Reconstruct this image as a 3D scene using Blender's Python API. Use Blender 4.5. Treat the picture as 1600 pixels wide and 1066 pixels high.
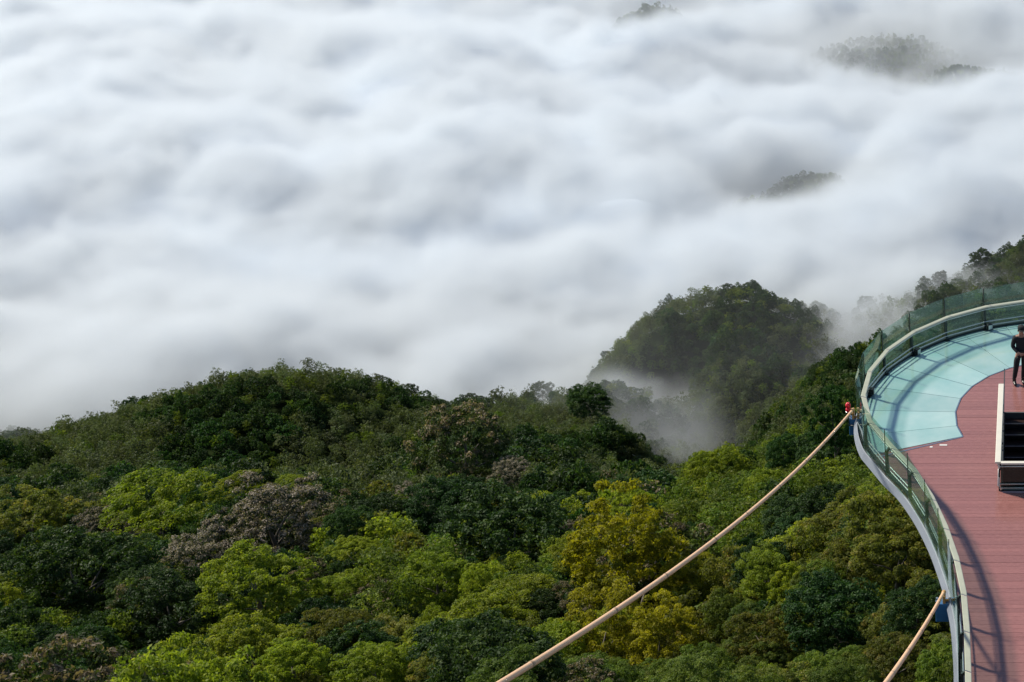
import bpy, bmesh, math, random
import numpy as np
from mathutils import Vector, Matrix

S = bpy.context.scene
for o in list(bpy.data.objects):
    bpy.data.objects.remove(o)
C = S.collection
R = math.radians

# ------------------------------------------------------------------ camera
FPX, PPX, PPY, PITCH, CAMZ = 2600.0, 1600.0, 533.0, R(26.6), 21.0
cd = bpy.data.cameras.new('camera')
cam = bpy.data.objects.new('camera', cd); C.objects.link(cam)
cam.location = (0, 0, CAMZ)
cam.rotation_euler = (math.pi/2 - PITCH, 0, 0)
cd.sensor_width = 36.0
cd.lens = 36.0*FPX/1600.0
cd.shift_x = (800.0 - PPX)/1600.0
cd.clip_start = 0.5
cd.clip_end = 60000.0
S.camera = cam

# ------------------------------------------------------------------ light
SUN_AZ, SUN_EL = R(-60), R(42)          # azimuth from +Y, towards -X
W = bpy.data.worlds.new('World'); S.world = W
W.use_nodes = True
wn = W.node_tree
sky = wn.nodes.new('ShaderNodeTexSky'); sky.sky_type = 'NISHITA'; sky.sun_disc = False
sky.sun_elevation = SUN_EL; sky.sun_rotation = SUN_AZ
sky.altitude = 700; sky.air_density = 1.0; sky.dust_density = 0.9; sky.ozone_density = 1.2
wn.links.new(sky.outputs[0], wn.nodes['Background'].inputs[0])
wn.nodes['Background'].inputs[1].default_value = 0.095
sl = bpy.data.lights.new('sun', 'SUN'); sl.energy = 5.0; sl.angle = R(4.0); sl.color = (1.0, 0.92, 0.78)
sun = bpy.data.objects.new('sun', sl); C.objects.link(sun)
sd = Vector((math.sin(SUN_AZ)*math.cos(SUN_EL), math.cos(SUN_AZ)*math.cos(SUN_EL), math.sin(SUN_EL)))
sun.rotation_euler = (-sd).to_track_quat('-Z', 'Y').to_euler()
vs = S.view_settings
vs.view_transform = 'Standard'; vs.look = 'None'; vs.exposure = 0.12; vs.gamma = 1.0
S.display_settings.display_device = 'sRGB'
cy = S.cycles
cy.max_bounces = 10; cy.diffuse_bounces = 2; cy.glossy_bounces = 3; cy.transmission_bounces = 4
cy.transparent_max_bounces = 16; cy.volume_bounces = 4
cy.volume_step_rate = 4.0; cy.volume_max_steps = 256
cy.use_denoising = True
cy.sample_clamp_indirect = 6.0

# ------------------------------------------------------------------ projection helpers (pixel of the photo + distance -> place)
FW = np.array([0, math.cos(PITCH), -math.sin(PITCH)])
UP = np.array([0, math.sin(PITCH), math.cos(PITCH)])
def ray(u, v):
    return np.array([1.0, 0, 0])*(u-PPX)/FPX + UP*(PPY-v)/FPX + FW
def at_y(u, v, Y):
    d = ray(u, v); return np.array([0, 0, CAMZ]) + d*(Y/d[1])
def at_z(u, v, z=0.0):
    d = ray(u, v); return np.array([0, 0, CAMZ]) + d*((z-CAMZ)/d[2])
def at_d(u, v, D):
    return np.array([0, 0, CAMZ]) + ray(u, v)*D
def project(P):
    q = np.asarray(P, float) - np.array([0, 0, CAMZ])
    D = q @ FW
    return PPX + FPX*q[..., 0]/D, PPY - FPX*(q @ UP)/D, D

# ------------------------------------------------------------------ material helpers
def mat(name):
    m = bpy.data.materials.new(name); m.use_nodes = True
    return m, m.node_tree, m.node_tree.nodes['Principled BSDF']
def N(nt, t, **kw):
    n = nt.nodes.new(t)
    for k, v in kw.items(): setattr(n, k, v)
    return n
def simple(name, col, rough=0.5, metal=0.0, noise=0.0, scale=8.0, ior=1.5, coat=0.0, bump=0.0):
    m, nt, b = mat(name)
    b.inputs['Base Color'].default_value = (*col, 1); b.inputs['Roughness'].default_value = rough
    b.inputs['Metallic'].default_value = metal; b.inputs['IOR'].default_value = ior
    if coat: b.inputs['Coat Weight'].default_value = coat; b.inputs['Coat Roughness'].default_value = 0.06
    if noise or bump:
        tc = N(nt, 'ShaderNodeTexCoord'); nz = N(nt, 'ShaderNodeTexNoise')
        nz.inputs['Scale'].default_value = scale; nz.inputs['Detail'].default_value = 6
        nt.links.new(tc.outputs['Object'], nz.inputs['Vector'])
        if noise:
            mx = N(nt, 'ShaderNodeMix', data_type='RGBA')
            mx.inputs[6].default_value = (*[c*(1-noise) for c in col], 1)
            mx.inputs[7].default_value = (*[min(1, c*(1+noise)) for c in col], 1)
            nt.links.new(nz.outputs[0], mx.inputs[0]); nt.links.new(mx.outputs[2], b.inputs['Base Color'])
            rr = N(nt, 'ShaderNodeMapRange'); rr.inputs[3].default_value = rough*0.8; rr.inputs[4].default_value = min(1, rough*1.25)
            nt.links.new(nz.outputs[0], rr.inputs[0]); nt.links.new(rr.outputs[0], b.inputs['Roughness'])
        if bump:
            bp = N(nt, 'ShaderNodeBump'); bp.inputs['Strength'].default_value = bump; bp.inputs['Distance'].default_value = 0.01
            nt.links.new(nz.outputs[0], bp.inputs['Height']); nt.links.new(bp.outputs[0], b.inputs['Normal'])
    return m

# ------------------------------------------------------------------ object helpers
def tag(o, label=None, cat=None, group=None, kind=None):
    for k, v in (('label', label), ('category', cat), ('group', group), ('kind', kind)):
        if v: o[k] = v
    return o
def empty(name, loc=(0, 0, 0)):
    o = bpy.data.objects.new(name, None); C.objects.link(o); o.location = loc
    o.empty_display_size = 0.2
    return o
def mesh_np(name, verts, quads, material=None, smooth=False):
    verts = np.asarray(verts, np.float32); quads = np.asarray(quads, np.int32)
    k = quads.shape[1]
    me = bpy.data.meshes.new(name)
    me.vertices.add(len(verts)); me.vertices.foreach_set('co', verts.ravel())
    me.loops.add(quads.size); me.loops.foreach_set('vertex_index', quads.ravel())
    me.polygons.add(len(quads)); me.polygons.foreach_set('loop_start', np.arange(0, quads.size, k, dtype=np.int32))
    me.update(calc_edges=True)
    if smooth: me.polygons.foreach_set('use_smooth', np.ones(len(quads), bool))
    if material: me.materials.append(material)
    return me
def obj(name, me, parent=None, loc=None):
    o = bpy.data.objects.new(name, me); C.objects.link(o)
    if parent is not None: o.parent = parent
    if loc is not None: o.location = loc
    return o
class MB:
    """collects boxes, bars, tubes and prisms; build() links them as one mesh object"""
    def __init__(s): s.v = []; s.f = []
    def add(s, vs, fs):
        b = len(s.v); s.v += [tuple(map(float, p)) for p in vs]; s.f += [tuple(i+b for i in f) for f in fs]; return s
    def box(s, x0, x1, y0, y1, z0, z1):
        vs = [(x0,y0,z0),(x1,y0,z0),(x1,y1,z0),(x0,y1,z0),(x0,y0,z1),(x1,y0,z1),(x1,y1,z1),(x0,y1,z1)]
        return s.add(vs, [(3,2,1,0),(4,5,6,7),(0,1,5,4),(1,2,6,5),(2,3,7,6),(3,0,4,7)])
    def prism(s, poly, z0, z1):
        n = len(poly)
        area = sum(poly[i][0]*poly[(i+1) % n][1]-poly[(i+1) % n][0]*poly[i][1] for i in range(n))
        if area < 0: poly = poly[::-1]
        vs = [(x, y, z0) for x, y in poly] + [(x, y, z1) for x, y in poly]
        fs = [tuple(range(n-1, -1, -1)), tuple(range(n, 2*n))]
        fs += [(i, (i+1) % n, n+(i+1) % n, n+i) for i in range(n)]
        return s.add(vs, fs)
    def sweep(s, pts, prof, closed_ends=True, up=(0, 0, 1)):
        """prof: list of (side, height) offsets; pts: path"""
        pts = [Vector(p) for p in pts]; n = len(pts); k = len(prof); vs = []
        upv = Vector(up)
        for i, p in enumerate(pts):
            t = (pts[min(i+1, n-1)] - pts[max(i-1, 0)]).normalized()
            sd_ = t.cross(upv); sd_ = sd_.normalized() if sd_.length > 1e-6 else Vector((1, 0, 0))
            # mitre so that the width stays the same round a bend
            if 0 < i < n-1:
                t1 = (pts[i+1]-p).normalized(); c = max(0.5, t.dot(t1))
            else: c = 1.0
            u_ = sd_.cross(t).normalized()
            for a, h in prof: vs.append(p + sd_*(a/c) + u_*h)
        fs = [(i*k+j, i*k+(j+1) % k, (i+1)*k+(j+1) % k, (i+1)*k+j) for i in range(n-1) for j in range(k)]
        if closed_ends: fs += [tuple(range(k-1, -1, -1)), tuple(range((n-1)*k, n*k))]
        return s.add(vs, fs)
    def tube(s, pts, r, k=8):
        return s.sweep(pts, [(r*math.cos(2*math.pi*j/k), r*math.sin(2*math.pi*j/k)) for j in range(k)])
    def tube_r(s, pts, rs, k=8):
        pts = [Vector(p) for p in pts]; n = len(pts); vs = []
        for i, p in enumerate(pts):
            t = (pts[min(i+1, n-1)] - pts[max(i-1, 0)]).normalized()
            a = t.orthogonal().normalized(); b = t.cross(a)
            for j in range(k):
                w = 2*math.pi*j/k; vs.append(p + (a*math.cos(w) + b*math.sin(w))*rs[i])
        fs = [(i*k+j, i*k+(j+1) % k, (i+1)*k+(j+1) % k, (i+1)*k+j) for i in range(n-1) for j in range(k)]
        fs += [tuple(range(k-1, -1, -1)), tuple(range((n-1)*k, n*k))]
        return s.add(vs, fs)
    def lathe(s, prof, c=(0, 0, 0), k=14):
        vs = [(c[0]+r*math.cos(2*math.pi*j/k), c[1]+r*math.sin(2*math.pi*j/k), c[2]+z) for r, z in prof for j in range(k)]
        n = len(prof)
        fs = [(i*k+j, i*k+(j+1) % k, (i+1)*k+(j+1) % k, (i+1)*k+j) for i in range(n-1) for j in range(k)]
        fs += [tuple(range(k-1, -1, -1)), tuple(range((n-1)*k, n*k))]
        return s.add(vs, fs)
    def build(s, name, m, parent=None, loc=None, smooth=False, bevel=0.0):
        me = bpy.data.meshes.new(name); me.from_pydata(s.v, [], s.f); me.update()
        bm = bmesh.new(); bm.from_mesh(me); bmesh.ops.recalc_face_normals(bm, faces=bm.faces)
        if bevel: bmesh.ops.bevel(bm, geom=list(bm.edges), offset=bevel, segments=1, affect='EDGES')
        bm.to_mesh(me); bm.free()
        if m: me.materials.append(m)
        if smooth: me.polygons.foreach_set('use_smooth', np.ones(len(me.polygons), bool))
        return obj(name, me, parent, loc)

# ------------------------------------------------------------------ noise (numpy)
def vnoise(x, y, seed=0):
    """smooth gradient noise in 2-D, about -1..1"""
    rs = np.random.RandomState(seed)
    perm = rs.permutation(512); perm = np.concatenate([perm, perm])
    ang = rs.rand(512)*2*np.pi; gx, gy = np.cos(ang), np.sin(ang)
    xi = np.floor(x).astype(int); yi = np.floor(y).astype(int); xf = x-xi; yf = y-yi
    u = xf**3*(xf*(xf*6-15)+10); v = yf**3*(yf*(yf*6-15)+10)
    def g(ix, iy, dx, dy):
        h = perm[(perm[ix & 511] + iy) & 511]; return gx[h]*dx + gy[h]*dy
    a = g(xi, yi, xf, yf); b = g(xi+1, yi, xf-1, yf); c = g(xi, yi+1, xf, yf-1); d = g(xi+1, yi+1, xf-1, yf-1)
    return 1.5*((a*(1-u)+b*u)*(1-v) + (c*(1-u)+d*u)*v)
def fbm(x, y, oct=5, seed=0, gain=0.5):
    s = 0; a = 1.0; f = 1.0
    for i in range(oct):
        s = s + a*vnoise(x*f+17.3*i, y*f-9.1*i, seed+i); a *= gain; f *= 2.03
    return s
def worley(x, y, seed=0):
    """distance to the nearest of one random point in each unit cell"""
    rs = np.random.RandomState(seed); P = rs.rand(64, 64, 2)
    xi = np.floor(x).astype(int); yi = np.floor(y).astype(int); best = np.full(np.shape(x), 9.0)
    for dx in (-1, 0, 1):
        for dy in (-1, 0, 1):
            p = P[(xi+dx) & 63, (yi+dy) & 63]
            best = np.minimum(best, (xi+dx+p[..., 0]-x)**2 + (yi+dy+p[..., 1]-y)**2)
    return np.sqrt(best)
def sstep(a, b, x):
    t = np.clip((x-a)/(b-a), 0, 1); return t*t*(3-2*t)

# ------------------------------------------------------------------ terrain: canopy control points (u, v, distance)
CP = []
def col(u, *vy): CP.extend((u, v, y) for v, y in vy)
col(-200, (1066,205), (900,285), (800,400), (760,555), (722,625))
col(0,    (1066,200), (900,275), (800,380), (760,545), (704,630))
col(110,  (1066,195), (900,270), (800,370), (745,545), (715,575), (668,632))
col(250,  (1066,190), (900,262), (810,345), (765,430), (730,560), (685,585), (630,635))
col(430,  (1066,185), (900,258), (810,335), (765,420), (730,565), (660,595), (577,640))
col(340,  (610,636))
col(590,  (1066,180), (900,258), (835,325), (790,450), (750,560), (675,600), (614,650))
col(680,  (1066,180), (900,252), (820,315), (765,385), (725,470), (690,590), (648,650))
col(750,  (1066,178), (900,248), (820,305), (765,370), (710,440), (672,610))
col(880,  (1066,172), (900,242), (820,298), (775,370), (725,530), (676,605))
col(1000, (1066,165), (900,230), (815,300), (770,400), (735,540), (700,600))
col(1060, (1066,160), (900,222), (810,285), (772,360))
col(1150, (1066,150), (900,205), (810,265), (760,330), (735,400))
col(1250, (1066,140), (900,192), (810,245), (750,310), (715,400), (680,470), (640,560))
col(1350, (1066,132), (900,178), (800,235), (730,330), (680,440), (620,590), (575,720))
col(1480, (1066,125), (900,165), (800,220), (700,340), (600,560))
col(1650, (1066,120), (900,160), (800,215), (700,335), (600,555), (520,720))
col(1850, (1066,118), (900,160), (700,335), (560,600))
for p in ((1110,745,400), (1160,705,480), (1210,655,560), (1255,612,640), (1295,572,715)): CP.append(p)
# round hill on the right and its far side
for p in ((955,602,748), (990,560,758), (1035,512,772), (1110,472,786), (1160,456,792), (1235,490,792), (1300,530,782), (1340,572,775),
          (1000,620,712), (1080,640,706), (1100,570,738), (1180,560,742), (1200,620,706), (1130,690,680), (1060,700,668)): CP.append(p)
# wooded rise at the upper right
for p in ((1450,458,806), (1530,425,830), (1600,380,852), (1700,360,865), (1500,500,770), (1600,480,780), (1420,500,775)): CP.append(p)
# ridge drowned in mist between the two hills
for p in ((835,622,688), (880,640,672), (930,652,660), (960,610,705)): CP.append(p)
XYZ = [at_y(*p) for p in CP]
# valleys and slopes that nothing in view shows
XYZ += [np.array(p, float) for p in (
    (-480,760,-420),(-380,770,-420),(-250,770,-415),(-180,740,-400),(-150,500,-330),(-130,560,-372),(-125,610,-385),
    (-230,900,-450),(-130,900,-430),(-50,900,-430),(60,920,-400),(-600,640,-330),(-700,800,-430),(-900,1000,-470),
    (-500,1000,-470),(-100,1020,-455),(200,900,-380),(300,600,-260),(200,300,-120),(120,120,-60),(-200,100,-80),(-60,60,-35),
    (20,60,-32),(0,0,-20),(-120,0,-40),(150,0,-20),(0,-200,-20),(-400,0,-120),(-400,200,-190),(-600,300,-250),(300,1200,-440),(-1100,600,-400))]
XYZ = np.array(XYZ)
def tps_fit(P, z, lam=2.0):
    n = len(P); d = np.sqrt(((P[:, None]-P[None])**2).sum(-1))/100.0
    K = np.where(d > 0, d*d*np.log(d+1e-9), 0) + lam*1e-3*np.eye(n)
    Q = np.c_[np.ones(n), P/100.0]
    A = np.block([[K, Q], [Q.T, np.zeros((3, 3))]])
    return np.linalg.solve(A, np.r_[z, 0, 0, 0])
TW = tps_fit(XYZ[:, :2], XYZ[:, 2])
def canopy(x, y):
    x = np.asarray(x, float); y = np.asarray(y, float); sh = x.shape; x = x.ravel(); y = y.ravel()
    out = TW[-3] + TW[-2]*x/100 + TW[-1]*y/100
    for (px, py_, _), w in zip(XYZ, TW):
        d2 = ((x-px)**2+(y-py_)**2)/1e4
        out += w*0.5*d2*np.log(d2+1e-12)
    far = np.maximum(sstep(950, 1150, y), np.maximum(sstep(800, 1100, -x), sstep(300, 600, x)))
    out = out*(1-far) + (-475)*far
    return out.reshape(sh)
TREE_H = 8.0
# wooded ground raised under the cloud, added for its dark shaded hollows
SHADE_KNOLLS = [(at_z(1385,60,-412), 78, 62, 48), (at_z(1262,272,-408), 40, 34, 52), (at_z(1185,300,-408), 46, 26, 50), (at_z(1015,6,-412), 44, 46, 46), (at_z(1530,98,-412), 62, 34, 45)]
def ground(x, y):
    x = np.asarray(x, float); y = np.asarray(y, float)
    z = canopy(x, y) - TREE_H + 3.5*fbm(x/38, y/38, 3, 5) + 3.0*fbm(x/85, y/85, 2, 15)
    for c, rx, ry, h in SHADE_KNOLLS:
        q_ = ((x-c[0])/rx)**2 + ((y-c[1])/ry)**2
        z = np.maximum(z, -475 + h*np.exp(-q_*q_*.6) + 5*fbm(x/40, y/30, 3, 61)*np.exp(-q_*.4))
    return z

def grid(x0, x1, y0, y1, nx, ny):
    xs = np.linspace(x0, x1, nx); ys = np.linspace(y0, y1, ny)
    X, Y = np.meshgrid(xs, ys)
    i = np.arange(nx*ny).reshape(ny, nx)
    q = np.stack([i[:-1, :-1], i[:-1, 1:], i[1:, 1:], i[1:, :-1]], -1).reshape(-1, 4)
    return X, Y, q

m_soil, nt, b = mat('forest_floor')
nz = N(nt, 'ShaderNodeTexNoise'); nz.inputs['Scale'].default_value = 0.15; nz.inputs['Detail'].default_value = 8
tc = N(nt, 'ShaderNodeTexCoord'); nt.links.new(tc.outputs['Object'], nz.inputs['Vector'])
cr = N(nt, 'ShaderNodeValToRGB'); cr.color_ramp.elements[0].color = (0.012, 0.02, 0.008, 1); cr.color_ramp.elements[1].color = (0.03, 0.045, 0.016, 1)
nt.links.new(nz.outputs[0], cr.inputs[0]); nt.links.new(cr.outputs[0], b.inputs['Base Color']); b.inputs['Roughness'].default_value = 1.0; b.inputs['Specular IOR Level'].default_value = 0.0

X, Y, q = grid(-1100, 620, -250, 1750, 345, 400)
Z = ground(X, Y)
o = obj('terrain', mesh_np('terrain', np.stack([X, Y, Z], -1).reshape(-1, 3), q, m_soil, True)); tag(o, kind='structure')
X2, Y2, q2 = grid(-30000, 30000, -30000, 40000, 40, 40)
o = obj('valley_floor', mesh_np('valley_floor', np.stack([X2, Y2, np.full_like(X2, -520)], -1).reshape(-1, 3), q2, m_soil, True)); tag(o, kind='structure')

# ------------------------------------------------------------------ cloud sea
def cloud_top(x, y):
    """height of the upper side of the cloud sea"""
    wx = 40*fbm(x/260, y/260, 2, 41); wy = 40*fbm(x/260+7, y/260+3, 2, 43)
    a = fbm((x+.3*y+wx)/300, (y+wy)/210, 3, 11, 0.45)                        # long swells
    w1 = 1-worley((x+wx)/130, (y+wy)/95, 3)                          # heaped puffs
    w2 = 1-worley((x+wx*.6)/58+5, (y+wy*.6)/48, 9)
    z = -384 + 25*a + 9*(w1-.5) + 3*(w2-.5) + 9*fbm((x+.5*y+1.6*wx)/125, (y-.35*x+1.6*wy)/80, 4, 23, .5)
    for c, rx, ry, h in SHADE_KNOLLS:
        z = z - 20*np.exp(-(((x-c[0]-4)/(rx*1.05))**2 + ((y-c[1]+6)/(ry*1.15))**2)/2)
    return z
m_core, nt, b = mat('cloud_inside')
b.inputs['Base Color'].default_value = (0.72, 0.80, 0.90, 1); b.inputs['Roughness'].default_value = 1.0; b.inputs['Specular IOR Level'].default_value = 0.0

VX0, VX1, VY0, VY1, VZ0, VZ1 = -1320.0, 460.0, 560.0, 1960.0, -445.0, -296.0
STEP = 8.0
nx = int((VX1-VX0)/STEP)+1; ny = int((VY1-VY0)/STEP)+1
X, Y, q = grid(VX0-40, VX1+40, VY0-40, VY1+40, nx, ny)
ZT = cloud_top(X, Y); ZG = canopy(X, Y)
front = sstep(690, 800, Y + 0.10*(X+300))                              # cloud thins out towards the slopes
DEN = 0.09*front
for c, rx, ry, h in SHADE_KNOLLS:                                            # cover thinned so the added knolls read as shaded hollows
    DEN = DEN*(1 - .88*np.exp(-(((X-c[0])/(rx*.95))**2 + ((Y-c[1]+8)/(ry*1.15))**2)/1.6))
TOP = ZT.copy()
def blob(u, v, yy, rx, ry, top, den):
    """a bank of mist at a place in the valleys: raised top and its own density"""
    global TOP, DEN
    c = at_y(u, v, yy)
    g = np.exp(-(((X-c[0])/rx)**2 + ((Y-c[1])/ry)**2)/2)
    TOP = TOP*(1-np.clip(g*1.5, 0, 1)) + (c[2]+top)*np.clip(g*1.5, 0, 1)
    DEN = np.maximum(DEN, den*g)
blob(1052, 662, 645, 13, 24, 10, 0.018)
blob(1072, 722, 600, 9, 26, 2, 0.016)
blob(965, 628, 672, 32, 16, 8, 0.022)
blob(860, 622, 700, 46, 26, 7, 0.03)
blob(1400, 478, 822, 46, 24, 30, 0.036)
blob(1375, 510, 800, 24, 20, 18, 0.028)
blob(1470, 450, 812, 34, 18, 18, 0.022)
blob(925, 655, 630, 22, 12, 0, 0.03)
me = mesh_np('fog_bank', np.stack([X, Y, np.zeros_like(X)], -1).reshape(-1, 3), q)
for nm, arr in (('top', TOP), ('den', DEN)):
    a = me.attributes.new(nm, 'FLOAT', 'POINT'); a.data.foreach_set('value', arr.ravel().astype(np.float32))
fog = obj('fog_bank', me); tag(fog, 'white sea of cloud and drifting mist filling the valley beyond the hills', 'cloud', kind='stuff')

m_fog = bpy.data.materials.new('cloud_vapour'); m_fog.use_nodes = True
nt = m_fog.node_tree; nt.nodes.clear()
out = N(nt, 'ShaderNodeOutputMaterial'); pv = N(nt, 'ShaderNodeVolumePrincipled')
pv.inputs['Color'].default_value = (0.895, 0.938, 0.978, 1); pv.inputs['Anisotropy'].default_value = 0.25
pv.inputs['Density'].default_value = 1.0
pv.inputs['Density Attribute'].default_value = 'density'
nt.links.new(pv.outputs[0], out.inputs['Volume'])

ng = bpy.data.node_groups.new('fog', 'GeometryNodeTree')
ng.interface.new_socket('Geometry', in_out='INPUT', socket_type='NodeSocketGeometry')
ng.interface.new_socket('Geometry', in_out='OUTPUT', socket_type='NodeSocketGeometry')
gi = N(ng, 'NodeGroupInput'); go = N(ng, 'NodeGroupOutput')
def L(a, b_): ng.links.new(a, b_)
def M(op, a, b_=None, c_=None, clamp=False):
    n = N(ng, 'ShaderNodeMath', operation=op, use_clamp=clamp)
    for i, s in enumerate((a, b_, c_)):
        if s is None: continue
        if isinstance(s, (int, float)): n.inputs[i].default_value = s
        else: L(s, n.inputs[i])
    return n.outputs[0]
pos = N(ng, 'GeometryNodeInputPosition').outputs[0]
sx = N(ng, 'ShaderNodeSeparateXYZ'); L(pos, sx.inputs[0])
cx = N(ng, 'ShaderNodeCombineXYZ'); L(sx.outputs[0], cx.inputs[0]); L(sx.outputs[1], cx.inputs[1])
def sample(attr):
    na = N(ng, 'GeometryNodeInputNamedAttribute', data_type='FLOAT'); na.inputs['Name'].default_value = attr
    sn = N(ng, 'GeometryNodeSampleNearestSurface', data_type='FLOAT')
    L(gi.outputs[0], sn.inputs['Mesh']); L(na.outputs[0], sn.inputs['Value']); L(cx.outputs[0], sn.inputs['Sample Position'])
    return sn.outputs[0]
def gnoise(scale, det, off=0.0, squash=1.0):
    n = N(ng, 'ShaderNodeTexNoise'); n.inputs['Scale'].default_value = scale; n.inputs['Detail'].default_value = det
    n.inputs['Roughness'].default_value = 0.58; n.inputs['Distortion'].default_value = 0.5
    v = N(ng, 'ShaderNodeVectorMath', operation='MULTIPLY_ADD'); L(pos, v.inputs[0]); v.inputs[1].default_value = (1, 1, squash); v.inputs[2].default_value = (off, off*.7, 0)
    L(v.outputs[0], n.inputs['Vector']); return n.outputs[0]
top = sample('top'); den = sample('den')
n0 = M('SUBTRACT', gnoise(1/72.0, 5, 300, 1.5), 0.5)
n1 = M('SUBTRACT', gnoise(1/34.0, 4, 0, 1.4), 0.5)
n2 = M('SUBTRACT', gnoise(1/13.0, 2, 91, 1.0), 0.5)
h = M('SUBTRACT', M('ADD', M('ADD', M('ADD', top, M('MULTIPLY', n0, 62.0)), M('MULTIPLY', n1, 22.0)), M('MULTIPLY', n2, 9.0)), sx.outputs[2])
fall = M('SMOOTH_MIN', M('MULTIPLY', h, 1/20.0), 1.0, 0.3)
fall = M('MAXIMUM', fall, 0.0)
fall = M('POWER', fall, 1.6)
wisp = M('ADD', 0.35, M('MULTIPLY', M('MAXIMUM', M('ADD', n1, 0.22), 0.0), 2.6))
dens = M('MULTIPLY', M('MULTIPLY', fall, den), wisp)
def ramp(v, a, b_):
    n = N(ng, 'ShaderNodeMapRange', interpolation_type='SMOOTHSTEP'); L(v, n.inputs[0]); n.inputs[1].default_value = a; n.inputs[2].default_value = b_; n.inputs[3].default_value = 0; n.inputs[4].default_value = 1; return n.outputs[0]
thin = M('MULTIPLY', M('MULTIPLY', ramp(sx.outputs[1], VY0+4, 700.0), ramp(sx.outputs[2], VZ1-2, -345.0)), M('MULTIPLY', M('ADD', n1, 0.5), 0.0019))   # thin mist hanging over the far hills
dens = M('ADD', dens, thin)
vc = N(ng, 'GeometryNodeVolumeCube')
L(dens, vc.inputs['Density'])
vc.inputs['Min'].default_value = (VX0, VY0, VZ0); vc.inputs['Max'].default_value = (VX1, VY1, VZ1)
VOX = 3.7
for k, (a, b_) in zip('XYZ', ((VX0, VX1), (VY0, VY1), (VZ0, VZ1))): vc.inputs['Resolution '+k].default_value = int((b_-a)/VOX)
sm = N(ng, 'GeometryNodeSetMaterial'); sm.inputs['Material'].default_value = m_fog
L(vc.outputs[0], sm.inputs[0]); L(sm.outputs[0], go.inputs[0])
md = fog.modifiers.new('fog', 'NODES'); md.node_group = ng

# opaque cloud inside, added under the vapour to return light, out to the horizon
xs = np.concatenate([-np.geomspace(30000, 1500, 22), np.linspace(-1400, 700, 210), np.geomspace(800, 30000, 20)])
ys = np.concatenate([np.linspace(820, 2400, 160), np.geomspace(2500, 40000, 30)])
X, Y = np.meshgrid(xs, ys); i = np.arange(X.size).reshape(X.shape)
q = np.stack([i[:-1, :-1], i[:-1, 1:], i[1:, 1:], i[1:, :-1]], -1).reshape(-1, 4)
Zc = cloud_top(X, Y) - 30 - 60*(1-sstep(820, 960, Y))
for c, rx, ry, h in SHADE_KNOLLS: Zc = Zc - 60*np.exp(-((((X-c[0])/rx)**2 + ((Y-c[1])/ry)**2)/2.2)**2)
Zc = Zc + 12*sstep(1900, 2300, np.maximum(Y, -X+400))
o = obj('cloud_core', mesh_np('cloud_core', np.stack([X, Y, Zc], -1).reshape(-1, 3), q, m_core, True))
tag(o, 'opaque white cloud core added under the vapour to return light', 'cloud', kind='stuff')
# ------------------------------------------------------------------ trees
def leaf_mat(name, cols, trans=0.30, hue=0.02, val=0.35, rough=0.6):
    """cols: colours met along the random tint each leaf carries"""
    m = bpy.data.materials.new(name); m.use_nodes = True; nt = m.node_tree; nt.nodes.clear()
    out = N(nt, 'ShaderNodeOutputMaterial')
    at = N(nt, 'ShaderNodeAttribute', attribute_name='tint')
    rp = N(nt, 'ShaderNodeValToRGB'); e = rp.color_ramp.elements
    while len(e) < len(cols): e.new(0.5)
    for i, (p, c) in enumerate(cols): e[i].position = p; e[i].color = (*c, 1)
    nt.links.new(at.outputs['Fac'], rp.inputs[0])
    oi = N(nt, 'ShaderNodeObjectInfo')
    hs = N(nt, 'ShaderNodeHueSaturation')
    r1 = N(nt, 'ShaderNodeMapRange'); r1.inputs[3].default_value = 0.5-hue; r1.inputs[4].default_value = 0.5+hue
    r2 = N(nt, 'ShaderNodeMapRange'); r2.inputs[3].default_value = 1-val; r2.inputs[4].default_value = 1+val
    mm = N(nt, 'ShaderNodeMath', operation='FRACT'); ml = N(nt, 'ShaderNodeMath', operation='MULTIPLY'); ml.inputs[1].default_value = 7.31
    nt.links.new(oi.outputs['Random'], r1.inputs[0]); nt.links.new(oi.outputs['Random'], ml.inputs[0]); nt.links.new(ml.outputs[0], mm.inputs[0]); nt.links.new(mm.outputs[0], r2.inputs[0])
    nt.links.new(r1.outputs[0], hs.inputs['Hue']); nt.links.new(r2.outputs[0], hs.inputs['Value']); nt.links.new(rp.outputs[0], hs.inputs['Color'])
    pb = N(nt, 'ShaderNodeBsdfPrincipled'); pb.inputs['Roughness'].default_value = rough; pb.inputs['Specular IOR Level'].default_value = 0.2
    tr = N(nt, 'ShaderNodeBsdfTranslucent')
    tb = N(nt, 'ShaderNodeMix', data_type='RGBA', blend_type='MULTIPLY'); tb.inputs[0].default_value = 1.0; tb.inputs[7].default_value = (1.46, 1.48, 0.62, 1)
    nt.links.new(hs.outputs[0], tb.inputs[6]); nt.links.new(tb.outputs[2], tr.inputs[0])
    nt.links.new(hs.outputs[0], pb.inputs['Base Color'])
    mx = N(nt, 'ShaderNodeMixShader'); mx.inputs[0].default_value = trans
    nt.links.new(pb.outputs[0], mx.inputs[1]); nt.links.new(tr.outputs[0], mx.inputs[2]); nt.links.new(mx.outputs[0], out.inputs[0])
    return m
def mul(c, k): return tuple(x*k for x in c)
G_DARK = (0.03, 0.07, 0.018)
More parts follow.
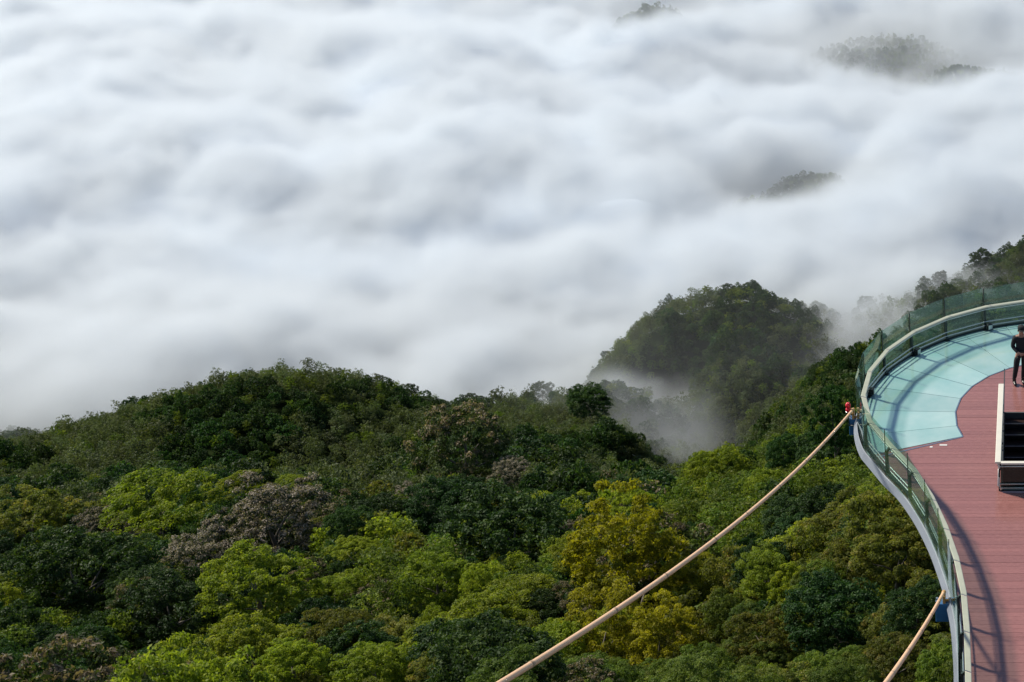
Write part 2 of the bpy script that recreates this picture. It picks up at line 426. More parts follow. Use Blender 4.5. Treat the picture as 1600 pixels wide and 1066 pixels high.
ML = {  # sunlit highlights and deep shade put into colour: sunny kinds brighter, dark ones darker
 'broad':    leaf_mat('broad_leaf', [(0, mul(G_DARK,.6)), (.6, G_DARK), (1, (0.095,0.15,0.024))]),
 'umbrella': leaf_mat('umbrella_leaf', [(0, (0.085,0.14,0.014)), (.55, (0.17,0.225,0.016)), (1, (0.31,0.33,0.02))], hue=.01, val=.15, trans=.45),
 'flower':   leaf_mat('flowering_leaf', [(0, (0.03,0.05,0.022)), (.45, (0.05,0.065,0.035)), (.55, (0.17,0.145,0.115)), (1, (0.32,0.285,0.235))], trans=.25, hue=.012, val=.2),
 'browntop': leaf_mat('brown_topped_leaf', [(0, (0.035,0.06,0.018)), (.5, (0.07,0.10,0.028)), (.56, (0.16,0.13,0.085)), (1, (0.28,0.235,0.17))], trans=.3, hue=.01, val=.15),
 'vine':     leaf_mat('vine_leaf', [(0, (0.09,0.11,0.010)), (.4, (0.205,0.205,0.012)), (1, (0.42,0.39,0.02))], hue=.01, val=.15, trans=.45),
 'rubber':   leaf_mat('rubber_leaf', [(0, (0.045,0.085,0.014)), (.5, (0.105,0.16,0.022)), (1, (0.21,0.24,0.035))], hue=.015, val=.3, trans=.36),
 'feather':  leaf_mat('feather_leaf', [(0, (0.055,0.08,0.035)), (.5, (0.09,0.12,0.05)), (1, (0.14,0.165,0.08))], trans=.3, hue=.02, val=.3),
 'tan':      leaf_mat('tan_leaf', [(0, (0.075,0.095,0.02)), (.45, (0.13,0.15,0.028)), (.75, (0.21,0.20,0.045)), (1, (0.40,0.24,0.09))], hue=.01, val=.25, trans=.42),
 'lime':     leaf_mat('lime_leaf', [(0, (0.085,0.14,0.014)), (.5, (0.19,0.245,0.024)), (1, (0.33,0.36,0.045))], hue=.012, val=.2, trans=.45),
}
m_bark = simple('bark', (0.16, 0.14, 0.12), 0.9, noise=0.35, scale=1.5)

def crown_arrays(rng, lobes, ncl, cr, nl, ls, up=0.35, aspect=0.5, flat=1.0, tint_fn=None, low=-0.6, droop=0.0, gap=0.0):
    """leaf quads on small clumps that sit all over the lobes; lobes: x,y,z,rx,ry,rz"""
    V = []; T = []
    for lb in lobes:
        c = np.array(lb[:3]); r = np.array(lb[3:])
        k = max(4, int(ncl*(r[0]*r[1]+r[0]*r[2]+r[1]*r[2])/3/ (2.2**2)))
        d = rng.normal(size=(k*3, 3)); d /= np.linalg.norm(d, axis=1)[:, None]; d = d[d[:, 2] > low][:k]
        cc = c + d*r*rng.uniform(.78, 1.06, (len(d), 1))
        if gap > 0: cc = cc[rng.rand(len(cc)) > gap]
        # clumps buried in another lobe are dropped
        keep = np.ones(len(cc), bool)
        for l2 in lobes:
            if l2 is lb: continue
            keep &= (((cc-np.array(l2[:3]))/np.array(l2[3:]))**2).sum(1) > .62
        cc = cc[keep]
        for p in cc:
            n = max(6, int(nl*rng.uniform(.6, 1.35))); rc = cr*rng.uniform(.65, 1.35)
            dd = rng.normal(size=(n, 3)); dd /= np.linalg.norm(dd, axis=1)[:, None]; dd[:, 2] = np.abs(dd[:, 2])*1.0 - .28
            pp = p + dd*rc*np.array([1.15, 1.15, .8*flat])*rng.uniform(.55, 1.08, (n, 1))
            nn = dd*.7 + np.array([0, 0, up]) + rng.normal(size=(n, 3))*.45; nn /= np.linalg.norm(nn, axis=1)[:, None]
            t = rng.normal(size=(n, 3)); t[:, 2] -= droop; t -= (t*nn).sum(1)[:, None]*nn; t /= np.linalg.norm(t, axis=1)[:, None]+1e-9
            s = np.cross(nn, t); l = ls*rng.uniform(.6, 1.4, (n, 1))
            q = np.stack([pp-t*l*.5, pp+s*l*aspect*.5, pp+t*l*.5-nn*l*.12, pp-s*l*aspect*.5], 1)
            base = rng.uniform(.15, .85)
            tt = np.clip(base*.6 + rng.uniform(0, .4, n), 0, 1) if tint_fn is None else tint_fn(rng, dd, p, n, base)
            V.append(q.reshape(-1, 3)); T.append(np.repeat(tt, 4))
    return np.concatenate(V), np.concatenate(T)
def crown_mesh(name, V, T, m):
    q = np.arange(len(V)).reshape(-1, 4); me = mesh_np(name, V, q, m)
    a = me.attributes.new('tint', 'FLOAT', 'POINT'); a.data.foreach_set('value', T.astype(np.float32)); return me
def flower_tint(rng, dd, p, n, base):
    # blossom stands on the upper outside of each clump, leaves below
    f = (dd[:, 2] + rng.normal(size=n)*.18) > .18
    return np.where(f, rng.uniform(.56, 1.0, n), rng.uniform(0, .45, n))
def brown_tint(rng, dd, p, n, base):
    k = .25 if p[2] > 9 + rng.normal()*1.2 and base > .3 else .9
    f = (dd[:, 2] + rng.normal(size=n)*.18) > k
    return np.where(f, rng.uniform(.56, .9, n), rng.uniform(0, .5, n))
def tan_tint(rng, dd, p, n, base):
    k = base**2.2
    return np.clip(k*.8 + rng.uniform(0, .35, n), 0, 1)
def lobes_round(rng, n, R0, H, z0, spread=.58, r=(.38, .6)):
    L_ = []
    for i in range(n):
        a = 2.399*i + rng.uniform(-.4, .4); rad = R0*spread*math.sqrt((i+.5)/n)*rng.uniform(.85, 1.15)
        t = 1 - (rad/R0)**2; rr = R0*rng.uniform(*r)
        L_.append((rad*math.cos(a), rad*math.sin(a), z0 + H*(.12+.6*t)*rng.uniform(.8, 1.12), rr, rr*rng.uniform(.85, 1.15), rr*rng.uniform(.6, .85)))
    return L_
def lobes_ball(rng, n, rx, rz, zc, r, out=.66, squash=.85, low=-.75):
    """lobes spread evenly over an egg"""
    L_ = []; off = rng.uniform(0, 6)
    for i in range(n):
        zz = 1 - (1-low)*(i+.5)/n; q_ = math.sqrt(max(0, 1-zz*zz)); a = 2.39996*i + off + rng.uniform(-.25, .25)
        k = out*rng.uniform(.72, 1.32); rr = rng.uniform(*r)*(1.08 if zz > 0 else .9)
        L_.append((rx*k*q_*math.cos(a), rx*k*q_*math.sin(a), zc + rz*k*zz, rr*rng.uniform(.85, 1.2), rr*rng.uniform(.85, 1.2), rr*squash*rng.uniform(.85, 1.15)))
    return L_
def lobes_species(sp, rng):
    if sp in ('broad', 'tan', 'lime', 'browntop'): return lobes_ball(rng, 21, 5, 4.6*rng.uniform(.85, 1.2), 8.2, (1.35, 2.15)) + [(0, 0, 8.2, 3.0, 3.0, 2.8)]
    if sp == 'flower': return lobes_ball(rng, 32, 5.2, 4.3, 7.8, (.95, 1.5), .78, .8) + [(0, 0, 7.8, 3.4, 3.4, 2.8)]
    if sp == 'umbrella':
        L_ = []
        for i in range(15):
            a = 2.399*i; rad = 5*math.sqrt((i+.3)/15)*rng.uniform(.8, 1.1); rr = rng.uniform(1.2, 2.0)
            L_.append((rad*math.cos(a), rad*math.sin(a), 10.2 - .085*rad**2 + rng.uniform(-.8, .7), rr, rr, rr*.42))
        return L_
    if sp == 'vine': return lobes_ball(rng, 30, 2.9, 5.6, 7.2, (1.0, 1.5), .72, 1.15, -.95) + [(0, 0, 7.0, 1.7, 1.7, 4.0)]
    if sp == 'rubber': return lobes_ball(rng, 17, 4.6, 4.6, 8.0, (1.0, 1.6), .74, .8) + [(0, 0, 8, 2.2, 2.2, 2.2)]
    if sp == 'feather': return lobes_ball(rng, 13, 3.8, 5.4, 7.8, (1.1, 1.7), .66, 1.0)
PARAM = {  # full: clumps, clump radius, leaves, leaf size ; far: the same with fewer, larger leaves
 'broad':    (dict(ncl=34, cr=.58, nl=102, ls=0.28), dict(ncl=16, cr=.8, nl=9, ls=.95)),
 'tan':      (dict(ncl=34, cr=.55, nl=94, ls=0.27, tint_fn=tan_tint), dict(ncl=16, cr=.8, nl=9, ls=.95, tint_fn=tan_tint)),
 'lime':     (dict(ncl=34, cr=.55, nl=94, ls=0.27), dict(ncl=16, cr=.8, nl=9, ls=.95)),
 'flower':   (dict(ncl=34, cr=.52, nl=89, ls=0.23, tint_fn=flower_tint), dict(ncl=18, cr=.75, nl=10, ls=.8, tint_fn=flower_tint)),
 'browntop': (dict(ncl=34, cr=.55, nl=94, ls=0.27, tint_fn=brown_tint), dict(ncl=16, cr=.8, nl=9, ls=.95, tint_fn=brown_tint)),
 'umbrella': (dict(ncl=46, cr=.5, nl=81, ls=0.26, flat=.7, low=-.1, up=.6), dict(ncl=18, cr=.8, nl=9, ls=.9, flat=.7, low=-.1)),
 'vine':     (dict(ncl=34, cr=.46, nl=108, ls=0.22, droop=.8, low=-.8), dict(ncl=16, cr=.7, nl=9, ls=.8)),
 'rubber':   (dict(ncl=44, cr=.55, nl=59, ls=0.36, aspect=.36, up=.5), dict(ncl=16, cr=.75, nl=8, ls=.95, aspect=.42)),
 'feather':  (dict(ncl=40, cr=.6, nl=62, ls=0.36, aspect=.26, up=0), dict(ncl=18, cr=.8, nl=9, ls=.9, aspect=.34, gap=.1)),
}
def trunk_mesh(rng, sp):
    mb = MB()
    h = 9.5 if sp != 'vine' else 8.0
    pts = [(0, 0, -14), (rng.uniform(-.1, .1), rng.uniform(-.1, .1), 0), (rng.uniform(-.3, .3), rng.uniform(-.3, .3), h*.45), (rng.uniform(-.5, .5), rng.uniform(-.5, .5), h*.8), (rng.uniform(-.6, .6), rng.uniform(-.6, .6), h)]
    mb.tube_r(pts, [.42, .36, .27, .17, .05], 7)
    for i in range(7):
        a = 2.399*i + rng.uniform(-.3, .3); z = h*rng.uniform(.42, .72); l = rng.uniform(1.8, 3.3) * (.45 if sp == 'vine' else 1)
        p0 = Vector((0, 0, z)); p1 = p0 + Vector((math.cos(a)*l*.5, math.sin(a)*l*.5, l*.42)); p2 = p0 + Vector((math.cos(a)*l, math.sin(a)*l, l*.7))
        mb.tube_r([p0, p1, p2], [.15, .1, .03], 5)
    me = bpy.data.meshes.new('trunk'); me.from_pydata(mb.v, [], mb.f); me.update(); me.materials.append(m_bark)
    me.polygons.foreach_set('use_smooth', np.ones(len(me.polygons), bool)); return me
CROWN = {}; FAR = {}; TRUNK = {}
FARCOL = bpy.data.collections.new('far_tree_kinds')
FARLIST = []
for si, sp in enumerate(('broad', 'feather', 'flower', 'lime', 'rubber', 'tan', 'umbrella', 'vine', 'browntop')):
    CROWN[sp] = []; TRUNK[sp] = []
    for k in range({'broad': 4, 'rubber': 3, 'lime': 4, 'tan': 3, 'vine': 3}.get(sp, 2)):
        rng = np.random.RandomState(100*si+k); lb = lobes_species(sp, rng)
        V, T = crown_arrays(rng, lb, **PARAM[sp][0]); CROWN[sp].append(crown_mesh('crown', V, T, ML[sp])); TRUNK[sp].append(trunk_mesh(rng, sp))
    FAR[sp] = []
    for k in range(2):
        rng = np.random.RandomState(900+100*si+k); lb = lobes_species(sp, rng)
        V, T = crown_arrays(rng, lb, **PARAM[sp][1])
        oo = bpy.data.objects.new('%02d_%s' % (len(FARLIST), sp), crown_mesh('crown', V, T, ML[sp])); FARCOL.objects.link(oo)
        FAR[sp].append(len(FARLIST)); FARLIST.append(oo)
NEARK = {}
for sp in CROWN:                      # fine-leaved kinds for the few near trees that belong to the wood
    oo = bpy.data.objects.new('%02d_%s' % (len(FARLIST), sp), CROWN[sp][0]); FARCOL.objects.link(oo); NEARK[sp] = len(FARLIST); FARLIST.append(oo)
print('crown quads', {k: [len(m.polygons) for m in v] for k, v in CROWN.items()})
CENZ = {'browntop': 8.4, 'broad': 8.4, 'tan': 8.4, 'lime': 8.4, 'flower': 8.0, 'umbrella': 9.6, 'vine': 8.0, 'rubber': 8.2, 'feather': 8.2}
CRAD = {'browntop': 5.3, 'broad': 5.3, 'tan': 5.3, 'lime': 5.3, 'flower': 5.5, 'umbrella': 6.0, 'vine': 3.4, 'rubber': 4.9, 'feather': 4.1}
TRN = np.random.RandomState(4)
TREES = []   # x, y, zbase, scale (xy), scale (z), species, label
def feature(sp, u, v, wpx, Y_, label, tall=1.0):
    p = at_y(u, v, Y_); D = project(p)[2]
    s = (wpx/2*D/FPX)/CRAD[sp]; sz = s*tall
    TREES.append([p[0], p[1], p[2]-CENZ[sp]*sz, s, sz, sp, label])
feature('umbrella', 238, 782, 205, 330, 'wide bright yellow-green umbrella-shaped tree in sunlight left of the mauve flowering tree')
feature('umbrella', 372, 752, 90, 350, 'small yellow-green flat crown just behind the mauve flowering tree')
feature('umbrella', 455, 752, 60, 355, 'small yellow-green crown at the right shoulder of the mauve flowering tree')
feature('flower', 425, 822, 190, 312, 'big mauve-grey flowering tree with cauliflower crown in the left canopy')
feature('flower', 303, 888, 130, 292, 'smaller grey flowering tree below the yellow-green umbrella tree')
feature('broad', 125, 905, 195, 262, 'massive dark green tree at far left below the tan-topped tree')
feature('tan', 45, 815, 130, 330, 'pale tan and olive topped tree at the left edge')
feature('lime', 405, 925, 170, 238, 'lit lime green tree in front of the mauve flowering tree')
feature('broad', 262, 960, 150, 236, 'deep green rounded tree between the massive dark tree and the lime tree')
feature('lime', 385, 1030, 150, 205, 'tall light green tree at the bottom edge below the lime tree')
feature('tan', 520, 1000, 110, 212, 'orange-tinged young tree near the bottom left of centre')
feature('lime', 455, 1050, 110, 196, 'yellow-green bush crown at the bottom edge left of the orange-tinged tree')
feature('lime', 585, 1056, 120, 194, 'bright lime crown at the bottom edge right of the orange-tinged tree')
feature('lime', 690, 912, 125, 252, 'olive green round tree with lit top near the middle of the canopy')
feature('broad', 795, 835, 205, 290, 'broad dark green tree in the middle of the canopy')
feature('broad', 700, 800, 120, 330, 'upright green tree under the brown-topped tall tree')
feature('browntop', 718, 700, 165, 395, 'tall brown-grey topped tree breaking the skyline at the middle', 1.2)
feature('flower', 800, 745, 70, 380, 'small grey flowering crown right of the tall brown-topped tree')
feature('flower', 892, 832, 44, 290, 'tiny mauve flowering crown right of the broad dark tree')
feature('flower', 655, 798, 44, 345, 'tiny grey flowering crown left of the upright green tree')
feature('vine', 1000, 890, 170, 216, 'tall yellow tree smothered in climbing vines behind the long cable', 1.15)
feature('vine', 1085, 905, 90, 214, 'lower yellow vine-covered crown right of the tall vine tree', .8)
feature('vine', 935, 985, 130, 190, 'yellow-green vine-covered tree at the bottom under the long cable')
feature('vine', 1035, 1000, 120, 186, 'dark olive vine-hung tree at the bottom right of the long cable')
feature('lime', 910, 872, 95, 246, 'bright green round tree left of the tall yellow vine tree')
feature('tan', 960, 825, 60, 285, 'small tan and green tree above the bright green round tree')
feature('broad', 1306, 662, 84, 318, 'dark upright tree behind the red beacon', 1.85)
feature('broad', 1228, 712, 62, 352, 'dark pointed tree standing out of the pale green slope', 1.3)
feature('tan', 1400, 872, 140, 178, 'orange-tipped tree close to the deck edge')
feature('tan', 1322, 890, 110, 185, 'brown and orange tinted tree left of the orange-tipped tree')
feature('broad', 1300, 965, 170, 165, 'very dark tree below the orange-tinted trees')
feature('lime', 1195, 905, 110, 196, 'light yellow-green tree half way between cable and deck')
feature('tan', 1195, 1000, 120, 165, 'yellowish olive tree at lower right beside the very dark tree')
feature('broad', 1440, 960, 120, 152, 'dark tree under the second cable anchor')
feature('tan', 1400, 1040, 120, 142, 'olive tree with yellow sprigs at the bottom below the short cable')
feature('tan', 690, 1050, 100, 185, 'pale olive crown at the bottom edge left of the long cable')
feature('broad', 918, 628, 66, 640, 'lone dark round tree standing clear in the mist between two hills', 1.1)
feature('broad', 1531, 408, 40, 826, 'dark tree on the misty ridge above the glass rail', 1.1)
feature('broad', 1467, 435, 28, 820, 'small faint tree in mist left of the ridge tree')
feature('broad', 1356, 474, 30, 826, 'pale ghostly tree dissolving in mist left of the glass rail')
feature('broad', 1322, 502, 26, 824, 'faintest tree in the mist beside the round hill', 1.2)
feature('broad', 848, 614, 40, 722, 'faint low tree in the mist left of the lone dark tree')
NFEAT = len(TREES)
# the rest of the wood, spaced on the slopes
FX = np.array([t[0] for t in TREES]); FY = np.array([t[1] for t in TREES]); FR = np.array([t[3]*CRAD[t[5]] for t in TREES])
cand = []
def scatter(n, x0, x1, y0, y1):
    return np.c_[TRN.uniform(x0, x1, n), TRN.uniform(y0, y1, n)]
pts = np.concatenate([scatter(52000, -700, 330, 95, 470), scatter(60000, -760, 330, 470, 960)])
for c, rx, ry, hh in SHADE_KNOLLS: pts = np.concatenate([pts, scatter(3500, c[0]-rx*1.5, c[0]+rx*1.5, c[1]-ry*1.5, c[1]+ry*1.5)])
gz = ground(pts[:, 0], pts[:, 1])
uu, vv, dd = project(np.c_[pts, gz + 8])
ok = (uu > -140) & (uu < 1760) & (vv < 1190) & ((gz > -425) | ((pts[:, 1] > 1000) & (gz > -462)))
pts, gz, uu, vv, dd = pts[ok], gz[ok], uu[ok], vv[ok], dd[ok]
nsp = fbm(pts[:, 0]/60, pts[:, 1]/60, 3, 77); rnd = TRN.rand(len(pts)); rnd2 = TRN.rand(len(pts))
def species(u, v, d, n, r):  # fewer dark kinds low down put the near canopy's sunlit yellow into the mix
    if d > 690 and v < 640: return ('broad' if n < .0 else 'feather') if r < .8 else 'rubber'
    if d > 560: return ('broad' if n < -.05 else 'feather') if r < .9 else 'rubber'
    if u > 1040 and v < 840 + 90*n: return 'rubber' if r < .86 else ('lime' if r < .95 else 'broad')
    if d > 420: return 'feather' if (n > .12 and r < .8) else ('broad' if r < .82 else ('rubber' if r < .96 else 'browntop'))
    if u > 1150: return ('broad' if n < .1 else 'rubber') if r < .7 else ('tan' if r < .9 else 'lime')
    if u > 560: return 'rubber' if n > .0 and r < .75 else ('broad' if r < (.6 if v < 880 else .45) else ('lime' if r < .80 else ('tan' if r < .92 else ('browntop' if r < .985 else 'flower'))))
    return 'broad' if r < (.58 if v < 880 else .44) else ('rubber' if r < .70 else ('lime' if r < .86 else ('tan' if r < .92 else ('browntop' if r < .985 else 'flower'))))
cell = {}
def near(x, y, r, fac):
    cx_, cy_ = int(x//20), int(y//20)
    for a in (-1, 0, 1):
        for b_ in (-1, 0, 1):
            for (x2, y2, r2) in cell.get((cx_+a, cy_+b_), ()):
                if (x-x2)**2 + (y-y2)**2 < (fac*(r+r2))**2: return True
    return False
def put(x, y, r): cell.setdefault((int(x//20), int(y//20)), []).append((x, y, r))
for i in range(NFEAT): put(FX[i], FY[i], FR[i])
FU, FV, FD = project(np.array([[t[0], t[1], t[2]+CENZ[t[5]]*t[4]] for t in TREES])); FW_ = FR*FPX/FD
for i in range(len(pts)):
    x, y = pts[i]; d = dd[i]
    sp = species(uu[i], vv[i], d, nsp[i], rnd[i])
    kn = pts[i][1] > 960
    rad = (2.9 + 3.2*rnd2[i]**1.3) * (1.5 if d < 290 else 1.2 if d < 450 else 1.0 if d < 520 else .78 if d < 690 else .62)
    if sp in ('rubber',): rad = 2.2 + 1.2*rnd2[i]
    if sp == 'feather': rad = (2.4 + 1.7*rnd2[i])*(1 if d < 690 else .8)
    if kn: rad *= .7
    if near(x, y, rad, .45 if d > 450 else .5): continue
    if min(math.hypot(x-k_[0], y-k_[1])/k_[2] for k_ in ((0, 34, 16), )) < 1: continue
    s = rad/CRAD[sp]; em = TRN.rand() < .08 and sp != 'rubber'; s *= 1.3 if em else 1.0; rad *= 1.3 if em else 1.0; sz = s*(.85+.6*TRN.rand()**1.4) * (1.15 if d > 520 else 1.0)
    z = gz[i] + (TREE_H + (TRN.uniform(-5, 3.5) if d < 520 else TRN.uniform(-4, 2)) + (3.0 if em else 0)) - (CENZ[sp]+1.0)*sz
    # nothing may stand in front of a tree picked out one by one
    c_ = np.array([x, y, z+CENZ[sp]*sz]); u_, v_, d_ = project(c_); rp = rad*FPX/d_
    hid = (FD > d_+4) & (np.abs(u_-FU) < FW_*.65 + rp*.45) & (v_-rp*.9 < FV+FW_*.5) & (v_+rp > FV-FW_)
    if hid.any(): continue
    put(x, y, rad)
    TREES.append([x, y, z, s, sz, sp, None])
# low growth that fills the gaps between the crowns
NMAIN = len(TREES)
sg = ground(pts[:, 0]+1.7, pts[:, 1]+1.7)
for i in range(0, len(pts), 2):
    if dd[i] > 470: continue
    x, y = pts[i] + 1.7; rad = 1.3 + 1.2*rnd2[i]
    if near(x, y, rad, .36): continue
    put(x, y, rad); sp = ('rubber', 'broad', 'lime', 'rubber')[int(rnd[i]*3.99)]; s = rad/CRAD[sp]
    TREES.append([x, y, float(sg[i]) - 4.0*s + .3, s, s*1.1, sp, None])
print('trees', len(TREES), NFEAT, NMAIN)
# the 300 that show largest are things of their own, the others one wood
inview = []
for k, t in enumerate(TREES):
    u_, v_, d_ = project(np.array([t[0], t[1], t[2]+CENZ[t[5]]*t[4]])); w_ = t[3]*CRAD[t[5]]*FPX/d_
    vis = -w_*.6 < u_ < 1600+w_*.6 and v_-w_ < 1066 and not (u_ > 1500 and v_ > 500)
    t.append((u_, v_, d_, w_, vis))
    if NFEAT <= k < NMAIN and vis: inview.append((w_, k))
inview.sort(reverse=True)
single = set(range(NFEAT)) | {k for _, k in inview[:300-NFEAT]}
KIND = {'browntop': 'brown-topped tree', 'broad': 'dark green broadleaf tree', 'feather': 'grey-green feathery tree', 'flower': 'grey flowering tree', 'lime': 'light lime green tree', 'rubber': 'mid green open-crowned tree', 'tan': 'olive and tan tree', 'umbrella': 'yellow-green flat-crowned tree', 'vine': 'vine-covered tree'}
TNAME = {'browntop': 'brown_topped_tree', 'broad': 'broadleaf_tree', 'feather': 'feathery_tree', 'flower': 'flowering_tree', 'lime': 'lime_green_tree', 'rubber': 'open_crowned_tree', 'tan': 'tan_leaved_tree', 'umbrella': 'umbrella_tree', 'vine': 'vine_covered_tree'}
REF = {0: 'the wide umbrella tree', 3: 'the mauve flowering tree', 5: 'the massive dark tree', 6: 'the tan topped tree', 7: 'the lime tree', 10: 'the orange-tinged tree',
       13: 'the olive round tree', 14: 'the broad dark tree', 16: 'the tall brown-topped tree', 20: 'the tall vine tree', 22: 'the lower vine tree', 26: 'the red beacon', 27: 'the dark pointed tree',
       28: 'the orange-tipped tree', 30: 'the very dark tree', 36: 'the lone misty tree'}
ORD = ['nearest', 'second nearest', 'third nearest', 'fourth nearest', 'fifth nearest', 'sixth nearest', 'seventh nearest', 'eighth nearest', 'ninth nearest', 'tenth nearest'] + [w_ + ' nearest' for w_ in ('eleventh', 'twelfth', 'thirteenth', 'fourteenth', 'fifteenth', 'sixteenth', 'seventeenth', 'eighteenth', 'nineteenth', 'twentieth', 'twenty-first', 'twenty-second')]
LABELS = {}; cells = {}
for k in single:
    if k < NFEAT: continue
    u_, v_ = TREES[k][7][:2]
    best = min(REF, key=lambda r_: math.hypot(TREES[r_][7][0]-u_, TREES[r_][7][1]-v_)); du, dv = u_-TREES[best][7][0], v_-TREES[best][7][1]
    ang = math.degrees(math.atan2(dv, du)) % 360
    way = ['right of', 'below right of', 'below', 'below left of', 'left of', 'above left of', 'above', 'above right of'][int((ang+22.5)//45) % 8]
    cells.setdefault((KIND[TREES[k][5]], way, REF[best]), []).append((math.hypot(du, dv), k))
for (kd, way, rf), lst in cells.items():
    lst.sort()
    for j, (_, k) in enumerate(lst):
        LABELS[k] = kd + ' ' + way + ' ' + rf + ('' if len(lst) == 1 else ', ' + ORD[min(j, 21)] + ' to it')
used = {}
for k in sorted(single):
    x, y, z, s, sz, sp, lab, (u_, v_, d_, w_, vis) = TREES[k]
    rot = TRN.uniform(0, 6.28)
    t = empty(TNAME[sp], (x, y, z)); tl = .05 if k < NFEAT else .13; t.rotation_euler = (TRN.uniform(-tl, tl), TRN.uniform(-tl, tl), rot); ov = TRN.uniform(.88, 1.14); t.scale = (s*ov, s/ov, sz)
    if lab is None:
        tag(t, LABELS[k], 'tree', KIND[sp]+'s of the near canopy')
    else: tag(t, lab, 'tree')
    j = TRN.randint(len(CROWN[sp]))
    obj('crown', CROWN[sp][j], t); obj('trunk', TRUNK[sp][j], t)
rest = [t for k, t in enumerate(TREES) if k not in single]
me = bpy.data.meshes.new('far_wood'); me.vertices.add(len(rest))
me.vertices.foreach_set('co', np.array([t[:3] for t in rest], np.float32).ravel())
for nm, ty, arr in (('kind_id', 'INT', [NEARK[t[5]] if t[7][2] < 230 else FAR[t[5]][TRN.randint(2)] for t in rest]), ('sxy', 'FLOAT', [t[3] for t in rest]), ('sz', 'FLOAT', [t[4] for t in rest]), ('rz', 'FLOAT', TRN.uniform(0, 6.28, len(rest)))):
    a = me.attributes.new(nm, ty, 'POINT'); a.data.foreach_set('value', np.array(arr, np.int32 if ty == 'INT' else np.float32))
wood = obj('far_wood', me); tag(wood, 'dense mixed forest covering the hills and lower slopes', 'forest', kind='stuff')
ng = bpy.data.node_groups.new('wood', 'GeometryNodeTree')
ng.interface.new_socket('Geometry', in_out='INPUT', socket_type='NodeSocketGeometry'); ng.interface.new_socket('Geometry', in_out='OUTPUT', socket_type='NodeSocketGeometry')
gi = N(ng, 'NodeGroupInput'); go = N(ng, 'NodeGroupOutput')
ci = N(ng, 'GeometryNodeCollectionInfo'); ci.inputs['Collection'].default_value = FARCOL; ci.inputs['Separate Children'].default_value = True; ci.inputs['Reset Children'].default_value = True
ip = N(ng, 'GeometryNodeInstanceOnPoints'); ip.inputs['Pick Instance'].default_value = True
def attr(nm, ty='FLOAT'):
    n = N(ng, 'GeometryNodeInputNamedAttribute', data_type=ty); n.inputs['Name'].default_value = nm; return n.outputs[0]
cs = N(ng, 'ShaderNodeCombineXYZ'); ng.links.new(attr('sxy'), cs.inputs[0]); ng.links.new(attr('sxy'), cs.inputs[1]); ng.links.new(attr('sz'), cs.inputs[2])
cr_ = N(ng, 'ShaderNodeCombineXYZ'); ng.links.new(attr('rz'), cr_.inputs[2])
ng.links.new(gi.outputs[0], ip.inputs['Points']); ng.links.new(ci.outputs[0], ip.inputs['Instance']); ng.links.new(attr('kind_id', 'INT'), ip.inputs['Instance Index'])
ng.links.new(cr_.outputs[0], ip.inputs['Rotation']); ng.links.new(cs.outputs[0], ip.inputs['Scale']); ng.links.new(ip.outputs[0], go.inputs[0])
wood.modifiers.new('wood', 'NODES').node_group = ng
# ------------------------------------------------------------------ skywalk
CX, CY, RO, RI = 1.285, 37.723, 5.586, 3.08
def ring(a, r):          # angle from +Y towards -X, degrees
    return (CX - r*math.sin(R(a)), CY + r*math.cos(R(a)))
EDGE = [(-4.01,35.91),(-3.56,35.03),(-3.31,34.55),(-2.96,33.98),(-2.68,33.38),(-2.39,32.65),(-2.07,31.67),(-1.85,30.83),(-1.67,30.05),(-1.57,29.5),(-1.48,28.94),(-1.41,28.3),(-1.33,27.2),(-1.26,25.7),(-1.2,24.0),(-1.12,20.0),(-1.08,14.0)]
def smooth_path(P, n=6):
    P = [Vector((x, y, 0)) for x, y in P]; out_ = []
    for i in range(len(P)-1):
        p0, p1, p2, p3 = P[max(i-1, 0)], P[i], P[i+1], P[min(i+2, len(P)-1)]
        for k in range(n):
            t = k/n
            out_.append(.5*((2*p1) + (p2-p0)*t + (2*p0-5*p1+4*p2-p3)*t*t + (3*p1-p0-3*p2+p3)*t**3))
    out_.append(P[-1]); return [(p.x, p.y) for p in out_]
left = smooth_path(EDGE)
arcpts = [ring(a, RO) for a in np.linspace(-108.2, 108.2, 73)]
mirror = lambda p: (2*CX-p[0], p[1])
outline = [mirror(p) for p in left[::-1]] + arcpts + left[1:]
def offset(path, d):
    """d > 0 to the outside"""
    o_ = []
    for i, p in enumerate(path):
        a = Vector(path[max(i-1, 0)]); b_ = Vector(path[min(i+1, len(path)-1)]); t = (b_-a).normalized()
        n_ = Vector((-t.y, t.x)); o_.append((p[0]-n_.x*d*SGN, p[1]-n_.y*d*SGN))
    return o_
SGN = 1
tst = offset(outline, 1.0)[len(outline)//2]
if math.hypot(tst[0]-CX, tst[1]-CY) < RO: SGN = -1

m_plank, nt, b = mat('wet_red_plank')
tc = N(nt, 'ShaderNodeTexCoord'); oi = N(nt, 'ShaderNodeObjectInfo')
mp = N(nt, 'ShaderNodeMapping'); mp.inputs['Scale'].default_value = (1.2, 9, 1); nt.links.new(tc.outputs['Object'], mp.inputs['Vector'])
n1 = N(nt, 'ShaderNodeTexNoise'); n1.inputs['Scale'].default_value = 6; n1.inputs['Detail'].default_value = 8; nt.links.new(mp.outputs[0], n1.inputs['Vector'])
n2 = N(nt, 'ShaderNodeTexNoise'); n2.inputs['Scale'].default_value = 0.55; n2.inputs['Detail'].default_value = 4; nt.links.new(tc.outputs['Object'], n2.inputs['Vector'])
c1 = N(nt, 'ShaderNodeMix', data_type='RGBA'); c1.inputs[6].default_value = (0.18, 0.07, 0.062, 1); c1.inputs[7].default_value = (0.43, 0.20, 0.185, 1)
nt.links.new(n1.outputs[0], c1.inputs[0])
